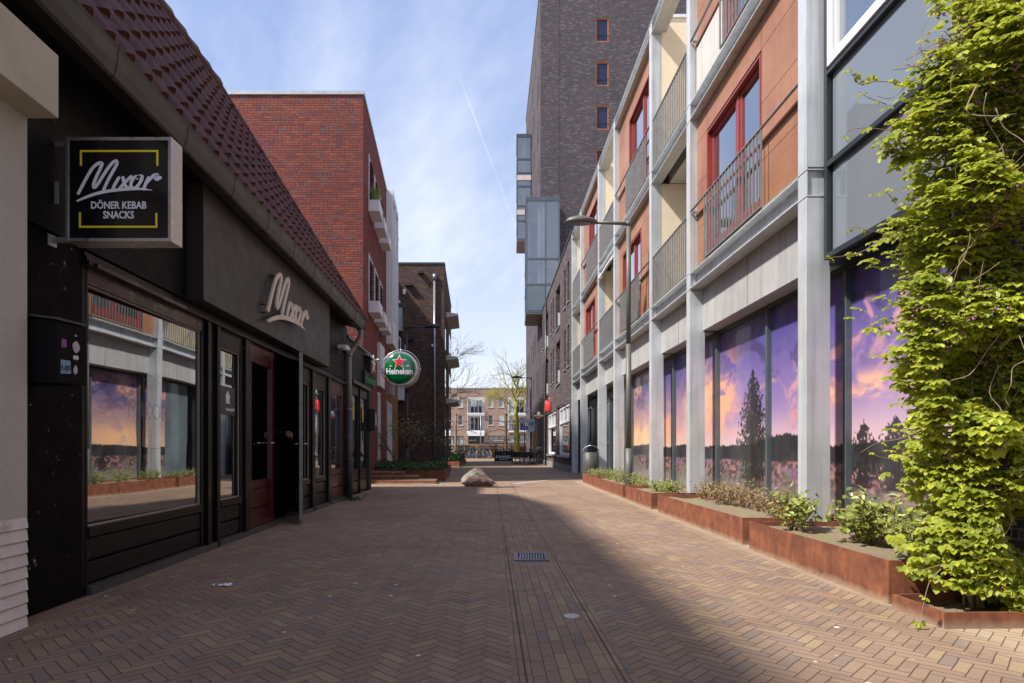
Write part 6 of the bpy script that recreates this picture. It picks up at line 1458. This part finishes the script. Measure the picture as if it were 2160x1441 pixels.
for x, lab, yy in ((961, 'pale barked espalier tree with stubby side arms left on the square', 57.), (1067, 'slender dark espalier tree in front of the far flats', 57.5)):
    cx0 = px(x, 0, yy).x; t_ = thing('espalier_tree', lab, 'tree', (cx0, yy, 0), GE); b = MB(); b.tube([(cx0, yy, 0), (cx0 + .04, yy, 1.6), (cx0, yy, 3.0), (cx0 + .03, yy, 4.1)], [.15, .13, .11, .10], 8)
    b.lathe([(.05, -.12), (.17, 0), (.05, .12)], (cx0 + .03, yy, 4.15), n=8)
    for z_ in (1.85, 2.7, 3.5):
        for sg_ in (-1, 1):
            pts = [Vector((cx0, yy, z_ - .12)), Vector((cx0 + sg_ * .5, yy, z_ + .05)), Vector((cx0 + sg_ * 1.1, yy, z_ - .12 + rnd.uniform(0, .25))), Vector((cx0 + sg_ * 1.85, yy, z_ + rnd.uniform(-.3, .1)))]; cp = catmull(pts, 4); b.tube(cp, [.05 - .025 * i / len(cp) for i in range(len(cp))], 6)
            for k in range(2, len(cp), 2): b.lathe([(.02, -.05), (.075, 0), (.02, .05)], cp[k], n=6); b.tube([cp[k], cp[k] + Vector((rnd.gauss(0, .05), 0, .22))], .012, 4)
    b.build('trunk', greybark if x < 1000 else bark, t_)
# beech hedge and rail behind the bicycles
b = MB()
for i in range(15000):
    q = Vector((rnd.uniform(-8, 5.5), 66 + rnd.gauss(0, .22), rnd.uniform(.05, 1.0) ** .8 * 1.42)); leaf(b, q, rv(), Vector((0, -.5, 1)), .13, .10, .002, .01)
b.box(65.85, 66.15, -8, 5.5, 0, 1.2); tag(b.build('hedge', hedgeleaf), 'clipped russet beech hedge behind the parked bicycles', 'hedge')
fn = thing('bicycle_shelter_rail', 'dark steel rail fence in front of the beech hedge', 'fence', (0, 64, 0)); b = MB(); xa, xb = px(1022, 0, 64).x, px(1125, 0, 64).x
b.box(63.95, 64.05, xa, xb, 1.42, 1.62)
b.build('top_rail', plain('slate_rail', (.07, .10, .16), .5), fn)
for x in (1046, 1078, 1086, 1110): x_ = px(x, 0, 64).x; b = MB(); b.box(63.97, 64.03, x_ - .06, x_ + .06, 0, 1.42); b.build('post', anthracite, fn)
b = MB(); b.box(63, 63.08, px(961, 0, 63).x, px(990, 0, 63).x, .03, 1.30); b.box(63.0, 63.06, px(990, 0, 63).x, px(1004, 0, 63).x, .03, 1.1); tag(b.build('panel_fence', anthracite), 'dark grey panel fence behind the pink bicycle', 'fence')
b = MB(); x_ = px(1014, 0, 62).x; b.tube([(x_, 62, 0), (x_, 62, px(0, 872, 62).z)], .05, 8); tag(b.build('flag_pole', zinc), 'thin grey pole standing before the far balconies', 'pole')

# ================================================================== BICYCLES
def bicycle(name, lab, group, fmat, bag=False):
    t_ = thing(name, lab, 'bicycle', (0, 0, 0), group)
    # lies along X, front wheel towards +X
    for wx in (-.53, .55):
        b = MB(); c0 = Vector((wx, 0, .35)); b.tube([c0 + Vector((.335 * math.cos(a), 0, .335 * math.sin(a))) for a in [2 * math.pi * i / 28 for i in range(29)]], .019, 6, False); w_ = b.build('wheel', rubber, t_)
        b = MB(); b.tube([c0 + Vector((.312 * math.cos(a), 0, .312 * math.sin(a))) for a in [2 * math.pi * i / 28 for i in range(29)]], .010, 5, False)
        for k in range(14): a = 2 * math.pi * k / 14; b.tube([c0, c0 + Vector((.31 * math.cos(a), 0, .31 * math.sin(a)))], .0022, 3, False)
        b.tube([c0 + Vector((0, -.05, 0)), c0 + Vector((0, .05, 0))], .018, 8); b.build('rim', chrome, w_)
    b = MB(); bbk = Vector((-.06, 0, .29)); seat = Vector((-.20, 0, .80)); hd = Vector((.38, 0, .86)); hd2 = Vector((.415, 0, .66)); r_ = .016
    for a, c_ in ((bbk, hd2), (bbk, seat), (seat.lerp(bbk, .45), hd.lerp(hd2, .3)), (hd, hd2)): b.tube([a, c_], r_, 7)
    for y_ in (-.05, .05): b.tube([bbk + Vector((0, y_ * .6, 0)), Vector((-.53, y_, .35)), seat.lerp(bbk, .2)], .010, 5); b.tube([hd2, hd2 + Vector((.02, y_, -.05)), Vector((.55, y_, .35))], .011, 5)
    b.build('frame', fmat, t_)
    b = MB()
    for wx, a0, a1 in ((-.53, .2, 2.9), (.55, .7, 2.8)): b.tube([Vector((wx + .375 * math.cos(a), 0, .35 + .375 * math.sin(a))) for a in [a0 + (a1 - a0) * i / 12 for i in range(13)]], .022, 5)
    b.build('mudguard', blackmat, t_)
    b = MB(); b.tube([(-.72, -.06, .77), (-.30, -.06, .77)], .008, 5); b.tube([(-.72, .06, .77), (-.30, .06, .77)], .008, 5); b.tube([(-.72, -.06, .77), (-.72, .06, .77)], .008, 5)
    for y_ in (-.07, .07): b.tube([(-.55, y_, .37), (-.62, y_, .77)], .006, 4)
    b.build('rack', blackmat, t_)
    b = MB(); b.add([(-.34, -.07, .885), (-.34, .07, .885), (-.05, .015, .90), (-.05, -.015, .90), (-.33, -.095, .925), (-.33, .095, .925), (-.03, .02, .925), (-.03, -.02, .925)], [(0, 3, 2, 1), (4, 5, 6, 7), (0, 1, 5, 4), (1, 2, 6, 5), (2, 3, 7, 6), (3, 0, 4, 7)]); b.tube([(-.205, 0, .79), (-.22, 0, .89)], .012, 6); b.build('saddle', blackmat, t_, .015)
    b = MB(); b.tube([(.38, 0, .85), (.35, 0, 1.0), (.37, 0, 1.04)], .012, 6)
    for y_ in (-1, 1): b.tube(catmull([(.37, 0, 1.04), (.42, y_ * .12, 1.06), (.36, y_ * .27, 1.04), (.20, y_ * .29, 1.00)], 4), .011, 6); b.tube([(.26, y_ * .292, 1.02), (.16, y_ * .288, .995)], .017, 6)
    b.build('handlebar', chrome, t_)
    b = MB(); b.tube([(.47, 0, .88), (.54, 0, .88)], .035, 8); b.build('headlight', chrome, t_)
    b = MB(); b.lathe([(.08, -.01), (.08, .01)], (-.06, -.05, .29), 'Y', 14); b.tube([(-.06, -.06, .29), (-.16, -.08, .16)], .009, 5); b.tube([(-.06, .06, .29), (.04, .08, .42)], .009, 5); b.box(-.14, -.07, -.20, -.12, .145, .165); b.box(.07, .14, .0, .08, .41, .43); b.build('crank', chrome, t_)
    b = MB(); b.tube([(-.14, .05, .3), (-.22, .16, .01)], .008, 5); b.build('kickstand', chrome, t_)
    if bag: b = MB(); b.box(-.17, -.08, -.72, -.36, .45, .77); b.box(.08, .17, -.72, -.36, .45, .77); b.build('pannier', blackmat, t_, .02)
    return t_
bk = bicycle('bicycle', 'black bicycle nearest the shop corner, front wheel against the yellow panel', 'black bicycles parked by the brick corner', plain('bike_black', (.012, .012, .014), .25, .2, coat=.5), True)
def place(o, x, y, rz, lab, s_=1.): o.location = (x, y, 0); o.rotation_euler = (0, 0, rz); o['label'] = lab
GB = 'black bicycles parked by the brick corner'
place(bk, 1.30, 38.4, R(8), 'black bicycle with panniers in front of the row beside the brick corner')
place(copy_tree(bk), 1.05, 39.1, R(-4), 'second black bicycle from the street in the dark row')
place(copy_tree(bk), 1.55, 39.7, R(5), 'black bicycle with its front wheel before the yellow panel')
place(copy_tree(bk), .78, 39.9, R(12), 'leftmost black bicycle beside the black banner box')
w_mats = [('pink bicycle leaning in the left of the far row', plain('bike_pink', (.45, .06, .12), .3, 0, coat=.5), 976, 60.5, R(70)), ('white bicycle with large front wheel beside the brown wall', plain('bike_white', (.6, .6, .58), .3), 947, 56., R(15)), ('pale blue bicycle at the middle of the far row', plain('bike_blue', (.25, .38, .5), .3), 1034, 61., R(105))]
GF = 'bicycles parked along the hedge'
pro = []
for lab, m_, x, y, rz in w_mats: o = bicycle('bicycle', lab, GF, m_); place(o, px(x, 0, y).x, y, rz, lab); pro.append(o)
more = [(990, 61.5, 80, 1, 'silver bicycle just right of the pink one'), (998, 61.8, 100, 2, 'grey bicycle behind a dark pannier in the far row'), (1006, 61.2, 75, 1, 'third pale bicycle right of the pink one'), (1012, 61.9, 95, 2, 'bicycle standing below the thin grey pole'), (1019, 61.4, 85, 1, 'white bicycle just right of the thin grey pole'), (1026, 61.7, 110, 2, 'bicycle immediately left of the pale blue one'), (1052, 61.9, 85, 1, 'bicycle behind the left half of the black banner box'), (1060, 61.4, 98, 2, 'bicycle behind the white emblem of the banner box'), (1070, 61.8, 80, 1, 'bicycle behind the right end of the banner box'), (957, 59.5, 40, 2, 'bicycle at the foot of the pale espalier tree')]
for x, y, rz, k, lab in more: place(copy_tree(pro[k]), px(x, 0, y).x, y, R(rz), lab)

# ================================================================== SIGNS ON THE SQUARE
bs = thing('banner_box', 'low black cloth barrier with white steakhouse lettering beside the bicycles', 'barrier', (-.6, 45, 0)); Yb = 43.0
a, c_ = px(1043, 972, Yb), px(1082, 952, Yb); b = MB(); b.box(Yb, Yb + .05, a.x, c_.x, .10, 1 - .20); b.box(Yb + .05, Yb + 1.6, a.x, a.x + .05, .1, .8); b.build('cloth', plain('banner_black', (.018, .022, .018), .7), bs)
b = MB()
for x_ in (a.x + .02, c_.x - .02): b.tube([(x_, Yb + .03, 0), (x_, Yb + .03, .86)], .025, 8)
b.tube([(a.x, Yb + .03, .83), (c_.x, Yb + .03, .83)], .02, 6); b.build('stand', anthracite, bs)
b = MB(); M = lambda x, z: Matrix.Translation((x, Yb - .004, z)) @ Matrix.Rotation(R(90), 4, 'X')
for txt, z_, sz, bo in (('STEAKSIZZ', .40, .23, .008), ('Restaurant', .25, .13, .002)): vs, fs = textmesh(txt, M((a.x + c_.x) / 2 + .0, z_), sz, .002, bo); b.add(vs, fs)
xm = (a.x + c_.x) / 2
for sg_ in (-1, 1): b.poly([(xm, Yb - .004, .53), (xm + sg_ * .02, Yb - .004, .56), (xm + sg_ * .14, Yb - .004, .68), (xm + sg_ * .11, Yb - .004, .68)], (0, -.003, 0))
b.build('lettering', whitesign, bs)
ps_ = thing('pedestrian_zone_sign', 'white rectangular sign with blue pedestrian disc on the far lamp post', 'traffic sign', (1.28, 41.55, 2.1)); Yp = 41.55
a, c_ = px(1114, 911, Yp), px(1128, 883.5, Yp); b = MB(); b.box(Yp, Yp + .02, a.x, c_.x, px(0, 902.5, Yp).z, c_.z); b.box(Yp, Yp + .02, a.x, c_.x, a.z, px(0, 903.3, Yp).z); b.build('plate', whitesign, ps_)
b = MB(); cc0 = px(1121, 894.5, Yp); b.lathe([(.165, -.008), (.165, -.001)], (cc0.x, Yp, cc0.z), 'Y', 28); b.build('disc', plain('sign_blue', (.02, .17, .55), .4), ps_)
b = MB()
for ox, sc_ in ((-.03, 1.), (.07, .62)):
    zc = cc0.z + (.02 if sc_ == 1 else -.03); b.lathe([(.022 * sc_, -.012), (.022 * sc_, -.009)], (cc0.x + ox, Yp, zc + .085 * sc_), 'Y', 10)
    b.poly([(cc0.x + ox + u * sc_, Yp - .009, zc + v * sc_) for u, v in ((-.03, .055), (.03, .055), (.025, -.01), (.045, -.12), (.015, -.12), (0, -.03), (-.03, -.12), (-.055, -.12), (-.025, -.01))], (0, -.002, 0))
vs, fs = textmesh('ZONE', Matrix.Translation((cc0.x, Yp - .003, px(0, 885.5, Yp).z)) @ Matrix.Rotation(R(90), 4, 'X'), .07, .001, .001); b.add(vs, fs); b.build('pedestrian_figures', whitesign, ps_)
b = MB(); vs, fs = textmesh('ZONE', Matrix.Translation((cc0.x, Yp - .004, px(0, 886.3, Yp).z)) @ Matrix.Rotation(R(90), 4, 'X'), .075, .001, .001); b.add(vs, fs); b.build('lettering', signblack, ps_)
bsn = thing('street_name_sign', 'small blue street name sign on a thin pole behind the lamp', 'sign', (.75, 46, 0)); Yn = 46.
a, c_ = px(1098, 906.5, Yn), px(1114, 899, Yn); b = MB(); b.box(Yn, Yn + .02, a.x, c_.x, a.z, c_.z); b.build('plate', plain('name_blue', (.02, .12, .65), .4), bsn)
b = MB(); vs, fs = textmesh('PLEIN', Matrix.Translation(((a.x + c_.x) / 2, Yn - .003, (a.z + c_.z) / 2)) @ Matrix.Rotation(R(90), 4, 'X'), .17, .001, .003); b.add(vs, fs); b.build('lettering', whitesign, bsn)
b = MB(); x_ = px(1106.5, 0, Yn).x; b.tube([(x_, Yn + .04, 0), (x_, Yn + .04, px(0, 884, Yn).z)], .035, 8); b.build('pole', anthracite, bsn)
wsn = MB(); a, c_ = px(1097, 891.5, Yn - .1), px(1113, 884, Yn - .1); wsn.box(Yn - .1, Yn - .07, a.x, c_.x, a.z, c_.z); tag(wsn.build('white_sign', whitesign), 'plain white sign board above the blue street name sign', 'sign')
hs = thing('round_bar_sign', 'small round black bar sign with white lettering projecting above the yellow panel', 'sign', (1.6, 37.6, 2.7)); Yh = 37.4; c0 = px(1136, 876.5, Yh)
b = MB(); b.lathe([(.28, -.07), (.30, -.05), (.30, .05), (.28, .07)], c0, 'Y', 32); b.build('drum', blackmat, hs)
b = MB(); vs, fs = textmesh('HOLLAND', Matrix.Translation(c0 + Vector((0, -.073, -.02))) @ Matrix.Rotation(R(90), 4, 'X'), .125, .002, .003); b.add(vs, fs); b.lathe([(.10, -.075), (.10, -.072)], c0 + Vector((0, 0, .12)), 'Y', 16); b.build('lettering', plain('sign_pale', (.45, .48, .45), .4), hs)
b = MB(); b.poly([c0 + Vector((u, -.072, v)) for u, v in ((-.15, -.10), (.15, -.10), (.12, -.16), (0, -.19), (-.12, -.16))], (0, -.004, 0)); b.build('emblem', plain('dull_red', (.35, .05, .05), .5), hs)
b = MB(); 
for z_ in (.12, -.12): b.tube([c0 + Vector((.25, 0, z_)), Vector((RF.P(Yh, 0, 0).x, Yh, c0.z + z_))], .015, 6)
b.build('bracket', anthracite, hs)
b = MB(); a, c_ = px(1125.5, 959, 42.2), px(1131, 893, 42.2); b.box(42.2, 42.35, a.x, c_.x, .35, c_.z); b.box(42.2, 42.35, a.x, c_.x, 0, .3499); tag(b.build('yellow_panel', plain('orange_yellow', (.75, .36, .02), .45)), 'tall narrow yellow panel on the brick corner behind the black bicycles', 'panel')
b = MB(); q = px(1110, 868, 41.0); b.tube([(q.x, 41, q.z), (1.8, 41, q.z + .1)], .02, 6); b.lathe([(.09, .05), (.09, -.05), (.05, -.12), (.01, -.14)], (q.x, 41., q.z), n=14); tag(b.build('wall_camera', whitepaint), 'white camera on a bracket beside the far lamp post', 'camera')
